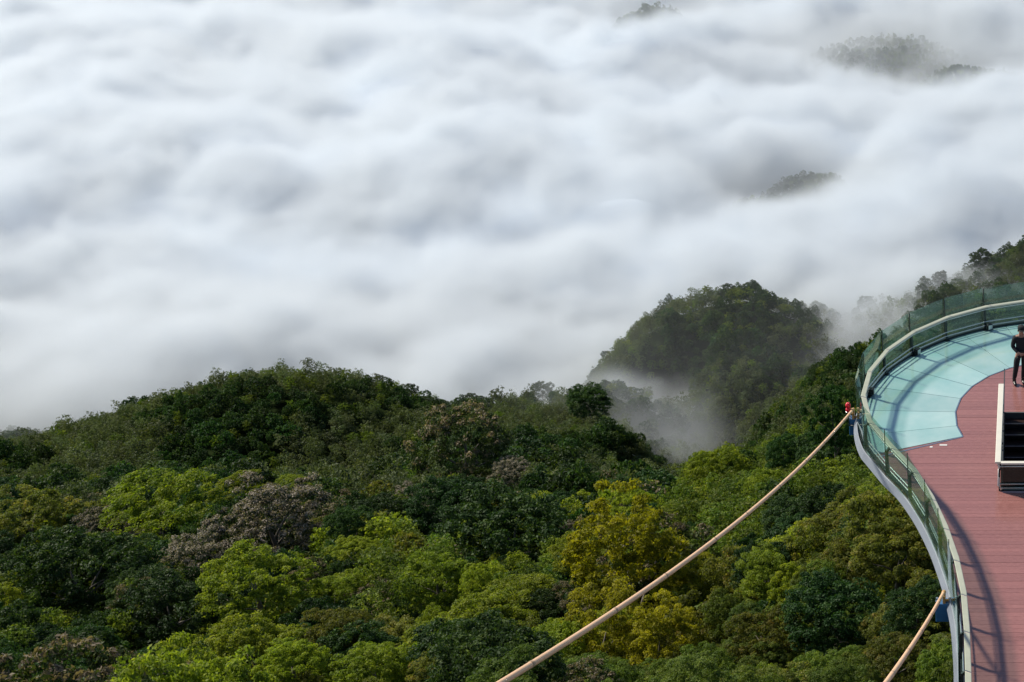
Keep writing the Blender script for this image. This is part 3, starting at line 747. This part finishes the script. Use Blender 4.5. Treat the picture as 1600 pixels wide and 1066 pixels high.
hv = N(nt, 'ShaderNodeHueSaturation'); rr = N(nt, 'ShaderNodeMapRange'); rr.inputs[3].default_value = .90; rr.inputs[4].default_value = 1.08
nt.links.new(oi.outputs['Random'], rr.inputs[0]); nt.links.new(rr.outputs[0], hv.inputs['Value']); nt.links.new(c1.outputs[2], hv.inputs['Color']); nt.links.new(hv.outputs[0], b.inputs['Base Color'])
r3 = N(nt, 'ShaderNodeMapRange'); r3.inputs[1].default_value = .35; r3.inputs[2].default_value = .65; r3.inputs[3].default_value = .16; r3.inputs[4].default_value = .42
nt.links.new(n2.outputs[0], r3.inputs[0]); nt.links.new(r3.outputs[0], b.inputs['Roughness'])
bp = N(nt, 'ShaderNodeBump'); bp.inputs['Strength'].default_value = .4; bp.inputs['Distance'].default_value = .004
b.inputs['Coat Weight'].default_value = .55; b.inputs['Coat Roughness'].default_value = .12; b.inputs['Coat IOR'].default_value = 1.45
nt.links.new(n1.outputs[0], bp.inputs['Height']); nt.links.new(bp.outputs[0], b.inputs['Normal'])

m_floor, nt, b = mat('milky_floor_glass')
tc = N(nt, 'ShaderNodeTexCoord'); oi = N(nt, 'ShaderNodeObjectInfo')
n1 = N(nt, 'ShaderNodeTexNoise'); n1.inputs['Scale'].default_value = 1.1; n1.inputs['Detail'].default_value = 6; nt.links.new(tc.outputs['Object'], n1.inputs['Vector'])
c1 = N(nt, 'ShaderNodeMix', data_type='RGBA'); c1.inputs[6].default_value = (0.20, 0.46, 0.45, 1); c1.inputs[7].default_value = (0.56, 0.70, 0.68, 1)
nt.links.new(n1.outputs[0], c1.inputs[0])
hv = N(nt, 'ShaderNodeHueSaturation'); rr = N(nt, 'ShaderNodeMapRange'); rr.inputs[3].default_value = .92; rr.inputs[4].default_value = 1.08
nt.links.new(oi.outputs['Random'], rr.inputs[0]); nt.links.new(rr.outputs[0], hv.inputs['Value']); nt.links.new(c1.outputs[2], hv.inputs['Color']); nt.links.new(hv.outputs[0], b.inputs['Base Color'])
r3 = N(nt, 'ShaderNodeMapRange'); r3.inputs[3].default_value = .03; r3.inputs[4].default_value = .14
nt.links.new(n1.outputs[0], r3.inputs[0]); nt.links.new(r3.outputs[0], b.inputs['Roughness']); b.inputs['IOR'].default_value = 1.6; b.inputs['Coat Weight'].default_value = .8; b.inputs['Coat Roughness'].default_value = .03; b.inputs['Coat IOR'].default_value = 1.7

def glass_mat(name, tint, dirt):
    m = bpy.data.materials.new(name); m.use_nodes = True; nt = m.node_tree; nt.nodes.clear()
    out = N(nt, 'ShaderNodeOutputMaterial'); tr = N(nt, 'ShaderNodeBsdfTransparent'); tr.inputs[0].default_value = (*tint, 1)
    gl = N(nt, 'ShaderNodeBsdfGlossy'); gl.inputs['Roughness'].default_value = .03; gl.inputs[0].default_value = (.9, 1, .96, 1)
    lw_ = N(nt, 'ShaderNodeLayerWeight'); lw_.inputs[0].default_value = .5
    pw = N(nt, 'ShaderNodeMath', operation='POWER'); pw.inputs[1].default_value = 5; nt.links.new(lw_.outputs['Facing'], pw.inputs[0])
    fr = N(nt, 'ShaderNodeMath', operation='MULTIPLY_ADD'); fr.inputs[1].default_value = .9; fr.inputs[2].default_value = .04; nt.links.new(pw.outputs[0], fr.inputs[0])
    df = N(nt, 'ShaderNodeBsdfDiffuse'); df.inputs[0].default_value = (.30, .45, .38, 1)
    nz = N(nt, 'ShaderNodeTexNoise'); nz.inputs['Scale'].default_value = 1.6; nz.inputs['Detail'].default_value = 6
    tc = N(nt, 'ShaderNodeTexCoord'); nt.links.new(tc.outputs['Object'], nz.inputs['Vector'])
    rr = N(nt, 'ShaderNodeMapRange'); rr.inputs[1].default_value = .3; rr.inputs[2].default_value = .75; rr.inputs[3].default_value = dirt*.4; rr.inputs[4].default_value = dirt*1.5
    nt.links.new(nz.outputs[0], rr.inputs[0])
    m1 = N(nt, 'ShaderNodeMixShader'); nt.links.new(rr.outputs[0], m1.inputs[0]); nt.links.new(tr.outputs[0], m1.inputs[1]); nt.links.new(df.outputs[0], m1.inputs[2])
    m2 = N(nt, 'ShaderNodeMixShader'); nt.links.new(fr.outputs[0], m2.inputs[0]); nt.links.new(m1.outputs[0], m2.inputs[1]); nt.links.new(gl.outputs[0], m2.inputs[2])
    nt.links.new(m2.outputs[0], out.inputs[0]); return m
m_glass = glass_mat('green_guard_glass', (.86, .94, .905), .055)
m_dglass = glass_mat('dark_stair_glass', (.25, .33, .31), .04)
m_steel = simple('brushed_steel', (.62, .63, .63), .3, 1.0, noise=.15, scale=12)
m_dark = simple('dark_painted_steel', (.02, .03, .03), .4, 0, noise=.3, scale=14)
m_beige = simple('beige_handrail', (.66, .58, .48), .33, 0, noise=.12, scale=5)
m_cream = simple('cream_handrail', (.72, .69, .60), .4, 0, noise=.08, scale=4)
m_fascia = simple('pale_steel_fascia', (.20, .225, .27), .45, .0, noise=.22, scale=2.5)
m_under = simple('underside_steel', (.05, .055, .06), .7, 0, noise=.3, scale=2)
m_black = simple('black_housing', (.012, .013, .014), .45)
m_blue = simple('blue_painted_steel', (.03, .13, .30), .45, 0, noise=.35, scale=9)
m_cable = simple('cream_cable_sheath', (.70, .43, .25), .5, 0, noise=.14, scale=3, bump=.2)
m_ring = simple('cable_band', (.42, .28, .17), .6)
m_rust = simple('orange_clamp', (.45, .24, .08), .5, 0, noise=.3, scale=12)
m_tread = simple('wet_dark_tread', (.035, .022, .02), .3, 0, noise=.4, scale=5)
m_nose = simple('tread_nosing', (.20, .15, .14), .45)
m_white = simple('white_marker', (.75, .75, .73), .5)

walk = empty('skywalk', (CX, 20, 0)); tag(walk, 'curved cantilevered skywalk with red plank deck and teal glass floor', 'skywalk')
WO = Vector((CX, 20, 0))
def on(name, mb, m, parent=walk, **k):
    org = WO
    mb.v = [(x-org.x, y-org.y, z-org.z) for x, y, z in mb.v]
    return mb.build(name, m, parent, **k)
# body under the floor
inn = offset(outline, -.04)
SX0, SX1, SY0, SY1 = -0.50, 3.07, 34.05, 37.78
slab = MB()
def xs_at(y):
    """left edge of the deck at y (the right edge mirrors it)"""
    best = 9
    for (x0, y0), (x1, y1) in zip(outline[:-1], outline[1:]):
        if (y0-y)*(y1-y) <= 0 and y0 != y1:
            x = x0+(x1-x0)*(y-y0)/(y1-y0)
            best = min(best, x)
    return best
ysl = sorted(set([14.0, SY0, SY1] + list(np.arange(14.5, 43.2, .5)) + [43.29]))
for ya, yb in zip(ysl[:-1], ysl[1:]):
    xa, xb = xs_at(ya+1e-4)+.03, xs_at(yb-1e-4)+.03
    if SY0 <= ya and yb <= SY1:
        slab.prism([(xa, ya), (SX0-.06, ya), (SX0-.06, yb), (xb, yb)], -.30, -.07)
        slab.prism([(2*CX-xa, ya), (2*CX-xb, yb), (SX1+.06, yb), (SX1+.06, ya)], -.30, -.07)
    else:
        slab.prism([(xa, ya), (2*CX-xa, ya), (2*CX-xb, yb), (xb, yb)], -.30, -.07)
on('deck_body', slab, m_under)
# fascia band, with a lip on top
fz = MB(); fz.sweep([(x, y, 0) for x, y in outline], [(.00, -.012), (.025, -.02), (.10, -.21), (.05, -.28), (.00, -.30)])
on('fascia', fz, m_fascia)
bx_ = MB()
for s in (.9, -.9, 2.6, -2.6): bx_.box(CX+s-.12, CX+s+.12, 14, 41.2, -.75, -.302)
on('support_beam', bx_, m_under)
# planks
PW, GAP = .1435, .0045
def inside_plank(x, y):
    dx, dy = CX-x, y-CY; r = math.hypot(dx, dy); a = abs(math.degrees(math.atan2(dx, dy)))
    if a < 112.6 and r*math.cos(R(((a+8.3) % 13.75)-6.875)) > (RI-.035)*math.cos(R(6.875)): return False
    if SX0-.055 < x < SX1+.055 and SY0-.055 < y < SY1+.055: return False
    xl = XL + .045
    return xl < x < 2*CX-xl
def runs(y):
    global XL
    XL = xs_at(min(y, 43.25)); a = []; xs_ = np.arange(-4.4, 7.0, .012); cur = None
    for x in xs_:
        k = inside_plank(x, y)
        if k and cur is None: cur = x
        if not k and cur is not None:
            a.append((cur, x)); cur = None
    return a
y = 15.0; prev = runs(y); npl = 0
while y < 41.0:
    ya, yb = y, y+PW-GAP
    A_, B_ = runs(ya), runs(yb)
    if len(A_) != len(B_):
        mid = runs((ya+yb)/2); A_ = B_ = mid
    for (a0, a1), (b0, b1) in zip(A_, B_):
        if min(a1-a0, b1-b0) < .1: continue
        # long runs are laid from boards about 3.6 m long
        n_ = max(1, round((a1-a0)/3.6)); sh = random.Random(int(y*1000)).uniform(-.18, .18) if n_ > 1 else 0
        cut = [0] + [(k+sh)/n_ for k in range(1, n_)] + [1]
        for c0, c1_ in zip(cut[:-1], cut[1:]):
            e0 = .0 if c0 == 0 else .003; e1 = .0 if c1_ == 1 else .003
            x00 = a0+(a1-a0)*c0+e0; x01 = a0+(a1-a0)*c1_-e1; x10 = b0+(b1-b0)*c0+e0; x11 = b0+(b1-b0)*c1_-e1
            if c0 == 0: x00, x10 = a0, b0
            dz = random.Random(npl).uniform(-.0025, .0015)
            on('plank', MB().prism([(x00, ya), (x01, ya), (x11, yb), (x10, yb)], -.066, -.004+dz), m_plank); npl += 1
    y += PW
print('planks', npl)
# glass floor panels and their metal edge
seams = [5.55+13.75*k for k in range(-9, 9)]
seams = [s for s in seams if -110 < s < 110]; seams = [-112.4] + seams + [112.4]
for s0, s1 in zip(seams[:-1], seams[1:]):
    g = .15
    p = [ring(s0+g*.9, RI), ring(s1-g*.9, RI)] + [ring(a, RO-.05) for a in np.linspace(s1-g*.5, s0+g*.5, 7)]
    on('floor_glass', MB().prism(p, -.05, .0), m_floor)
on('glass_edge_trim', MB().sweep([(*ring(a, RI-.012), -.001) for a in seams], [(-.018, -.04), (.018, -.04), (.018, .004), (-.018, .004)]), m_steel)
for s in (-1, 1):
    on('glass_edge_trim', MB().sweep([(*ring(s*112.75, RI-.02), -.001), (*ring(s*114.2, RO-.25), -.001)], [(-.02, -.04), (.02, -.04), (.02, .004), (-.02, .004)]), m_steel)
on('floor_seam_strip', MB().box(SX0-.045, SX0-.02, SY1+.06, 40.25, -.02, .003), m_under)
# stair well with flight of steps
well = MB()
well.box(SX0-.055, SX0-.005, SY0-.05, SY1+.05, -3.4, -.004); well.box(SX1+.005, SX1+.055, SY0-.05, SY1+.05, -3.4, -.004)
well.box(SX0-.004, SX1+.004, SY0-.055, SY0-.005, -3.4, -.004); well.box(SX0-.004, SX1+.004, SY1+.005, SY1+.055, -3.4, -.004)
well.box(SX0-.055, SX1+.055, SY0-.055, SY1+.055, -3.46, -3.402)
on('stair_well', well, m_under)
for k in range(12):
    yy = SY1 - .285*k; zz = -.17*(k+1)
    if yy-.3 < SY0: break
    t_ = on('tread', MB().box(SX0+.01, SX1-.01, yy-.305, yy-.003, zz-.05, zz), m_tread)
    nb = MB().box(SX0+.012, SX1-.012, yy-.311, yy-.270, zz+.001, zz+.010); nb.v = [(x-WO.x, y_-WO.y, z-WO.z) for x, y_, z in nb.v]
    nb.build('nosing', m_nose, t_)
# small white drain covers let into the planks
for (u, v, w) in ((1474, 695.6, .19), (1455, 698.6, .07)):
    p = at_z(u, v, 0)
    o = MB().box(-w/2, w/2, -.03, .03, 0, .004).build('drain_cover', m_white, None, (p[0], p[1], .0))
    tag(o, ('small white strip cover' if w > .1 else 'tiny white tab') + ' let into red planks by the glass floor', 'cover')

# ------------------------------------------------------------------ guard railing
angs = [-108.9, -94.5, -80.2, -66.4, -52.8, -39.2, -25.9, -12.4, 1.0, 12.5, 25.9, 39.2, 52.8, 66.4, 80.2, 94.5, 108.9]
posts = [ring(a, RO-.03) for a in angs]
def walk_path(path, step, n):
    out_ = []; acc = 0; i = 0; cur = Vector(path[0])
    need = step
    while i < len(path)-1 and len(out_) < n:
        seg = (Vector(path[i+1])-cur); l = seg.length
        if l >= need: cur = cur + seg*(need/l); out_.append((cur.x, cur.y)); need = step
        else: need -= l; i += 1; cur = Vector(path[i])
    return out_
lw = walk_path(offset(outline, -.03)[len(outline)-len(left)+1:], 1.275, 16)
posts = [mirror(p) for p in lw[::-1]] + posts + lw
gr = empty('glass_guard_rail', (*posts[len(posts)//2], 0)); tag(gr, 'tall green glass guard with dark posts and beige handrail round the deck edge', 'railing')
WO_deck = WO
WO = Vector((*posts[len(posts)//2], 0))
n_p = len(posts)
def inward(i):
    a = Vector(posts[max(i-1, 0)]); b_ = Vector(posts[min(i+1, n_p-1)]); t = (b_-a).normalized(); n_ = Vector((-t.y, t.x))*SGN
    return n_, t
hand = []; r67 = []; r25 = []; r13 = []
for i, p in enumerate(posts):
    n_, t = inward(i); P = Vector(p)
    def q(d, z): return (P.x+n_.x*d, P.y+n_.y*d, z)
    hand.append(q(.16, .765)); r67.append(q(.13, .665)); r25.append(q(.07, .25)); r13.append(q(.07, .13))
    mb = MB()
    def bar(d0, d1, z0, z1, w, d0t=None, d1t=None):
        d0t = d0 if d0t is None else d0t; d1t = d1 if d1t is None else d1t
        vs_ = []
        for (da, db, z) in ((d0, d1, z0), (d0t, d1t, z1)):
            for d_, w_ in ((da, -w), (da, w), (db, w), (db, -w)):
                vs_.append((P.x+n_.x*d_+t.x*w_, P.y+n_.y*d_+t.y*w_, z))
        mb.add(vs_, [(3,2,1,0),(4,5,6,7),(0,1,5,4),(1,2,6,5),(2,3,7,6),(3,0,4,7)])
    bar(.0, .075, -.20, .64, .028); bar(.0, .075, .64, .74, .028, .10, .17)
    bar(-.004, .012, .64, 1.27, .012)
    po = on('post', mb, m_dark, gr)
    mb2 = MB(); P0 = mb
    mb = mb2
    bar(.06, .15, .0, .02, .06); bar(.075, .10, .02, .10, .045)
    mb2.v = [(x-WO.x, y_-WO.y, z-WO.z) for x, y_, z in mb2.v]
    mb2.build('base_bracket', m_dark, po)
for i in range(n_p-1):
    a = Vector(posts[i]); b_ = Vector(posts[i+1]); t = (b_-a).normalized(); n_ = Vector((-t.y, t.x))*SGN
    a2, b2 = a+t*.022-n_*.018, b_-t*.022-n_*.018
    poly = [(a2.x, a2.y), (b2.x, b2.y), (b2.x-n_.x*.012, b2.y-n_.y*.012), (a2.x-n_.x*.012, a2.y-n_.y*.012)]
    gp = on('glass_panel', MB().prism(poly, -.06, 1.275), m_glass, gr)
sq = lambda w, h: [(-w, -h), (w, -h), (w, h), (-w, h)]
on('handrail', MB().sweep(hand, [(-.062, -.014), (-.05, -.022), (.05, -.022), (.062, -.014), (.062, .014), (.05, .022), (-.05, .022), (-.062, .014)]), m_beige, gr)
for pts_ in (r67, r25, r13): on('rail', MB().tube(pts_, .016, 8), m_steel, gr, smooth=True)
on('base_channel', MB().sweep([(x, y_, .03) for x, y_ in offset(outline, -.075)], sq(.035, .04)), m_dark, gr)
# floodlights clamped to some posts
def floodlight(i, side, label):
    n_, t = inward(i); P = Vector(posts[i]); c = Vector((P.x+n_.x*.15+t.x*side, P.y+n_.y*.15+t.y*side, .10))
    e = empty('floodlight', (c.x, c.y, .012)); tag(e, label, 'floodlight', 'floodlights along the deck edge'); e.rotation_euler = (0, 0, math.atan2(n_.y, n_.x))
    MB().box(-.07, .07, -.075, .075, .03, .19).build('housing', m_black, e, bevel=.012)
    MB().box(.072, .082, -.06, .06, .045, .175).build('lens', m_steel, e)
    mb = MB(); mb.box(-.02, .02, -.095, -.08, -.01, .12); mb.box(-.02, .02, .08, .095, -.01, .12); mb.box(-.02, .02, -.095, .095, -.012, .004); mb.build('yoke', m_dark, e)
i0 = len(lw)
floodlight(i0+10, -.1, 'black floodlight at the far end of the glass floor left of the person')
floodlight(i0+12, -.1, 'black floodlight half way round the glass floor')
floodlight(i0+14, -.1, 'black floodlight behind the handrail at the leftmost bend of the deck')

# ------------------------------------------------------------------ railing round the stair well
sr = empty('stair_railing', (SX0-.06, SY0-.06, 0)); tag(sr, 'cream topped glass railing round the dark stair well', 'railing')
WO = Vector((SX0-.06, SY0-.06, 0))
xl, xr, yn, yf = SX0-.085, SX1+.085, SY0-.085, SY1+.10
on('handrail', MB().sweep([(xl, yf, .775), (xl-.03, yn-.02, .775)], [(-.07, -.014), (-.06, -.024), (.06, -.024), (.07, -.014), (.07, .014), (.06, .024), (-.06, .024), (-.07, .014)]), m_cream, sr)
on('handrail', MB().box(xl+.04, xr-.04, yn-.075, yn+.025, .752, .798), m_cream, sr)
on('handrail', MB().sweep([(xr, yf, .775), (xr+.03, yn-.02, .775)], [(-.085, -.018), (.085, -.018), (.085, .03), (-.085, .03)]), m_cream, sr)
for sgn, xx in ((1, xl), (-1, xr)):
    for yy in np.linspace(yn, yf-.05, 5):
        po = on('post', MB().box(xx-.02, xx+.02, yy-.025, yy+.025, -.002, .745), m_dark, sr)
        cl = MB(); 
        for zz in (.15, .6): cl.box(xx+sgn*.021, xx+sgn*.06, yy-.02, yy+.02, zz, zz+.05)
        cl.v = [(x-WO.x, y_-WO.y, z-WO.z) for x, y_, z in cl.v]; cl.build('clamp', m_black, po)
    ys_ = np.linspace(yn, yf-.05, 5)
    for ya, yb in zip(ys_[:-1], ys_[1:]):
        on('glass_panel', MB().box(xx+sgn*.03, xx+sgn*.042, ya+.03, yb-.03, .06, .70), m_dglass, sr)
    for zz in (.12, .69): on('rail', MB().tube([(xx-sgn*.035, yn, zz), (xx-sgn*.035, yf-.05, zz)], .014, 8), m_steel, sr, smooth=True)
xs_ = np.linspace(xl, xr, 4)
for x_ in xs_[1:-1]: on('post', MB().box(x_-.02, x_+.02, yn-.02, yn+.02, -.002, .745), m_dark, sr)
for xa, xb in zip(xs_[:-1], xs_[1:]): on('glass_panel', MB().box(xa+.035, xb-.035, yn-.006, yn+.006, .06, .70), m_dglass, sr)
for zz in (.09, .20, .68): on('rail', MB().tube([(xl, yn-.04, zz), (xr, yn-.04, zz)], .014, 8), m_steel, sr, smooth=True)
for z0_, z1_ in ((.62, .74), (.12, .38)): on('corner_plate', MB().box(xl-.03, xl+.01, yn-.035, yn-.027, z0_, z1_), m_cream, sr)
WO = WO_deck

# ------------------------------------------------------------------ stay cables, anchors, beacon
def cable(a, b_, sag, r0, label, ext=1.45):
    a = Vector(a); b_ = Vector(b_); d = b_-a; pts_ = []
    for k in range(61):
        t = ext*k/60; p = a + d*t; p.z += -4*sag*t*(1-t); pts_.append(p)
    e = empty('stay_cable', tuple(a)); tag(e, label, 'cable', 'stay cables of the skywalk')
    pts_ = [p-a for p in pts_]
    MB().tube(pts_, r0, 12).build('sheath', m_cable, e, smooth=True)
    # joint bands every few metres
    L_ = 0; nxt = 2.2
    for p0, p1 in zip(pts_[:-1], pts_[1:]):
        l = (p1-p0).length
        if L_+l > nxt:
            t = (p1-p0).normalized(); MB().tube([p0-t*.035, p0+t*.035], r0*1.1, 12).build('joint_band', m_ring, e, smooth=True); nxt += 2.9
        L_ += l
    # socket and clamp at the deck end
    t = (pts_[1]-pts_[0]).normalized()
    MB().tube_r([pts_[0]-t*.10, pts_[0]+t*.02, pts_[0]+t*.16, pts_[0]+t*.3], [r0*.8, r0*1.35, r0*1.35, r0*1.05], 10).build('socket', m_rust, e, smooth=True)
    return e
A1 = at_z(1333, 640, .15); B1 = at_d(785, 1066, 17)
cable(A1, B1, .43, .036, 'long cream stay cable running from the beacon bracket to the bottom edge')
A2 = at_z(1475, 925, .15); B2 = at_d(1385, 1066, 21.5)
cable(A2, B2, .07, .036, 'short cream stay cable at lower right beside the red deck', 2.0)
def anchor(A, w, h, label, ydir):
    e = empty('cable_anchor', (A[0], A[1], A[2]-.3)); tag(e, label, 'anchor', 'cable anchors on the deck edge')
    MB().box(-w*.45, w*.55, -.10, .14, -.42, .05).build('anchor_box', m_blue, e, bevel=.012)
    mb = MB(); mb.box(-.03, .55, -.02, .02, .06, .11); mb.box(-.03, .03, -.09, .09, .05, .24); mb.build('lug', m_rust, e, bevel=.006)
    mb = MB()
    for s in (-1, 1): mb.lathe([(.0, 0), (.028, 0), (.028, .05), (.0, .05)], (-w*.38, s*.06, .052), 8)
    mb.build('bolt', m_steel, e)
    MB().box(w*.55+.002, w*.55+.30, -.05, .09, -.30, -.02).build('bracket_arm', m_blue, e)
anchor(A1, .26, .4, 'small blue steel cable anchor box under the red beacon', 1)
anchor(A2, .42, .4, 'larger blue cable anchor box at the lower right deck edge', 1)
bp_ = at_z(1325.5, 645, .15)
be = empty('warning_beacon', (bp_[0], bp_[1]+.02, -.15)); tag(be, 'red double warning beacon on a thin pole by the long cable', 'beacon')
m_red = simple('red_beacon_lens', (.75, .015, .04), .25, 0, ior=1.5)
MB().tube([(0, 0, -.1), (0, 0, .33)], .014, 8).build('pole', m_dark, be, smooth=True)
for z_ in (.33, .46):
    MB().lathe([(.03, 0), (.066, .004), (.07, .05), (.062, .085), (.04, .115), (.012, .128)], (0, 0, z_), 16).build('lens', m_red, be, smooth=True)
MB().lathe([(.05, 0), (.075, .0), (.075, .014), (.05, .014)], (0, 0, .318), 16).build('collar', m_steel, be, smooth=True)
MB().tube([(0, 0, -.09), (.28, -.02, -.10)], .016, 8).build('arm', m_dark, be, smooth=True)
# pylon that carries the cables, out of the picture at the near end
for nm, A_, B_, lab, ext, sg in (('cable_mast', A1, B1, 'round steel mast holding the long stay cable', 1.45, .43), ('cable_mast', A2, B2, 'round steel mast holding the short stay cable', 2.0, .07)):
    e_ = Vector(A_) + (Vector(B_)-Vector(A_))*ext + Vector((0, 0, -4*sg*ext*(1-ext)))
    mb = MB(); mb.lathe([(.32, -60), (.3, 0), (.24, e_.z+.6), (.05, e_.z+.8)], (0, 0, 0), 16)
    o = mb.build(nm, m_fascia, None, (e_.x, e_.y, 0), smooth=True); tag(o, lab, 'mast', 'masts at the near end of the skywalk')

# ------------------------------------------------------------------ person
m_skin = simple('skin', (.36, .20, .14), .5, noise=.1, scale=12)
m_cloth = simple('black_jacket_cloth', (.010, .012, .014), .8, noise=.3, scale=30, bump=.3)
m_trouser = simple('black_trouser_cloth', (.008, .009, .011), .85, noise=.3, scale=30, bump=.3)
m_boot = simple('black_boot', (.008, .008, .009), .35)
m_hair = simple('black_hair', (.008, .007, .006), .5)
def skin_mesh(name, verts, edges, radii, m, parent, root=0, levels=2):
    me = bpy.data.meshes.new(name); me.from_pydata([tuple(v) for v in verts], edges, []); me.update()
    o = obj(name, me, parent); me.materials.append(m)
    sk = o.modifiers.new('skin', 'SKIN'); sk.use_smooth_shade = True; sk.branch_smoothing = .4
    if not me.skin_vertices: me.skin_vertices.new() if hasattr(me.skin_vertices, 'new') else None
    layer = me.skin_vertices[0].data
    for i, r_ in enumerate(radii):
        layer[i].radius = r_ if isinstance(r_, tuple) else (r_, r_); layer[i].use_root = (i == root)
    ss = o.modifiers.new('sub', 'SUBSURF'); ss.levels = levels; ss.render_levels = levels
    return o
pe = empty('person', (-.075, 39.40, -.002)); tag(pe, 'person in black jacket, trousers and cap standing beside the stair well', 'person')
pe.rotation_euler = (0, 0, R(14)); pe.scale = (1.0, 1.0, 1.0)
# faces -Y (towards the camera) a little to the right; hands folded in front of the belt
J = dict(pel=(0,0,.93), sp1=(0,0,1.06), chest=(0,.01,1.26), neck0=(0,.01,1.42), neck=(0,-.005,1.50), head=(0,-.015,1.585), top=(0,-.01,1.68))
bv = [J['pel'], J['sp1'], J['chest'], J['neck0'], J['neck'], J['head'], J['top']]
be_ = [(i, i+1) for i in range(6)]; br = [(.13,.10), (.125,.095), (.15,.105), (.075,.065), (.055,.055), (.082,.098), (.062,.075)]
def limb(start, pts_, rs):
    p = start
    for v, r_ in zip(pts_, rs): bv.append(v); br.append(r_); be_.append((p, len(bv)-1)); p = len(bv)-1
    return p
armL = [(-.17,.015,1.39), (-.225,.05,1.12), (-.12,-.13,1.00), (-.05,-.17,.985)]; armR = [(.17,.015,1.39), (.23,.05,1.12), (.12,-.13,.99), (.04,-.175,.975)]
legL = [(-.095,0,.88), (-.145,-.015,.50), (-.185,.02,.09), (-.19,-.09,.04)]; legR = [(.09,0,.88), (.075,-.02,.50), (.055,.02,.09), (.065,-.09,.04)]
wl = limb(3, armL, (.062, .045, .032, .026)); wr = limb(3, armR, (.062, .045, .032, .026))
limb(0, legL, (.085, .058, .042, .035)); limb(0, legR, (.085, .058, .042, .035))
for s, w0, hp in ((1, wl, armL[-1]), (-1, wr, armR[-1])):        # palm, four fingers, thumb
    pm = limb(w0, [(hp[0]+s*.045, hp[1]-.02, hp[2]-.015)], [(.022, .034)])
    for k in range(4):
        l = (.030, .034, .032, .025)[k]; y0 = hp[1]-.03; z0 = hp[2]+.012-.017*k
        limb(pm, [(hp[0]+s*.07, y0, z0), (hp[0]+s*(.07+l), y0+.01, z0-.008), (hp[0]+s*(.075+l*1.5), y0+.03, z0-.012)], (.009, .0085, .008))
    limb(pm, [(hp[0]+s*.05, hp[1]-.035, hp[2]+.02), (hp[0]+s*.075, hp[1]-.045, hp[2]+.03)], (.011, .0095))
skin_mesh('body', bv, be_, br, m_skin, pe)
def grow(k, rs): return tuple((a[0]+k, a[1]+k) if isinstance(a, tuple) else (a+k, a+k) for a in rs)
jv = [(0,0,.90), (0,0,1.06), (0,.01,1.26), (0,.012,1.40), (0,.005,1.46)]; je = [(0,1),(1,2),(2,3),(3,4)]; jr = [(.165,.125), (.155,.12), (.178,.13), (.12,.09), (.078,.075)]
for arm in (armL, armR):
    p = 3
    for v, r_ in zip(arm[:3], (.083, .064, .045)): jv.append(v); jr.append((r_, r_)); je.append((p, len(jv)-1)); p = len(jv)-1
skin_mesh('jacket', jv, je, jr, m_cloth, pe)
tv = [(0,0,.97), (0,0,.90)]; te = [(0,1)]; trr = [(.145,.115), (.145,.12)]
for leg in (legL, legR):
    p = 1
    for v, r_ in zip([leg[0], leg[1], (leg[2][0], leg[2][1], .16)], (.103, .078, .062)): tv.append(v); trr.append((r_, r_)); te.append((p, len(tv)-1)); p = len(tv)-1
skin_mesh('trousers', tv, te, trr, m_trouser, pe)
for leg in (legL, legR):
    x_, y_ = leg[2][0], leg[2][1]
    skin_mesh('boot', [(x_, y_, .22), (x_, y_+.01, .07), (x_, y_-.08, .05), (x_, y_-.17, .042)], [(0,1),(1,2),(2,3)], [(.058,.062), (.055,.062), (.05,.048), (.042,.036)], m_boot, pe)
bl = MB(); bl.lathe([(.145, 0), (.152, .0), (.152, .045), (.145, .045)], (0, 0, .985), 20); bl.v = [(x*1.08, y_*.86, z) for x, y_, z in bl.v]; bl.build('belt', m_boot, pe, smooth=True)
cp = MB(); cp.lathe([(.092, 0), (.098, .02), (.097, .06), (.08, .095), (.04, .112), (.006, .116)], (0, -.005, 1.625), 18); cp.v = [(x, y_*1.12, z) for x, y_, z in cp.v]
brim = [(-.08, -.085), (-.07, -.14), (-.03, -.185), (.03, -.185), (.07, -.14), (.08, -.085)]; cp.prism(brim, 1.628, 1.640); cp.build('cap', m_cloth, pe, smooth=False)
hr = MB(); hr.lathe([(.084, 0), (.09, .03), (.09, .06)], (0, .005, 1.565), 16); hr.v = [(x, max(y_, -.02)*1.12, z) for x, y_, z in hr.v]; hr.build('hair', m_hair, pe, smooth=True)
fc = MB()
for s in (-1, 1): fc.lathe([(.004, 0), (.011, .005), (.004, .010)], (s*.032, -.108, 1.588), 8)
fc.build('eyes', m_hair, pe)
ns = MB(); ns.tube_r([(0, -.105, 1.60), (0, -.118, 1.575), (0, -.128, 1.558)], [.008, .012, .014], 6); ns.build('nose', m_skin, pe, smooth=True)
mo = MB(); mo.box(-.024, .024, -.112, -.104, 1.528, 1.536); mo.build('mouth', simple('lips', (.28, .11, .09), .5), pe)
er = MB()
for s in (-1, 1): er.lathe([(.002, -.03), (.012, -.015), (.014, .012), (.004, .03)], (s*.088, .005, 1.585), 8)
er.build('ears', m_skin, pe, smooth=True)
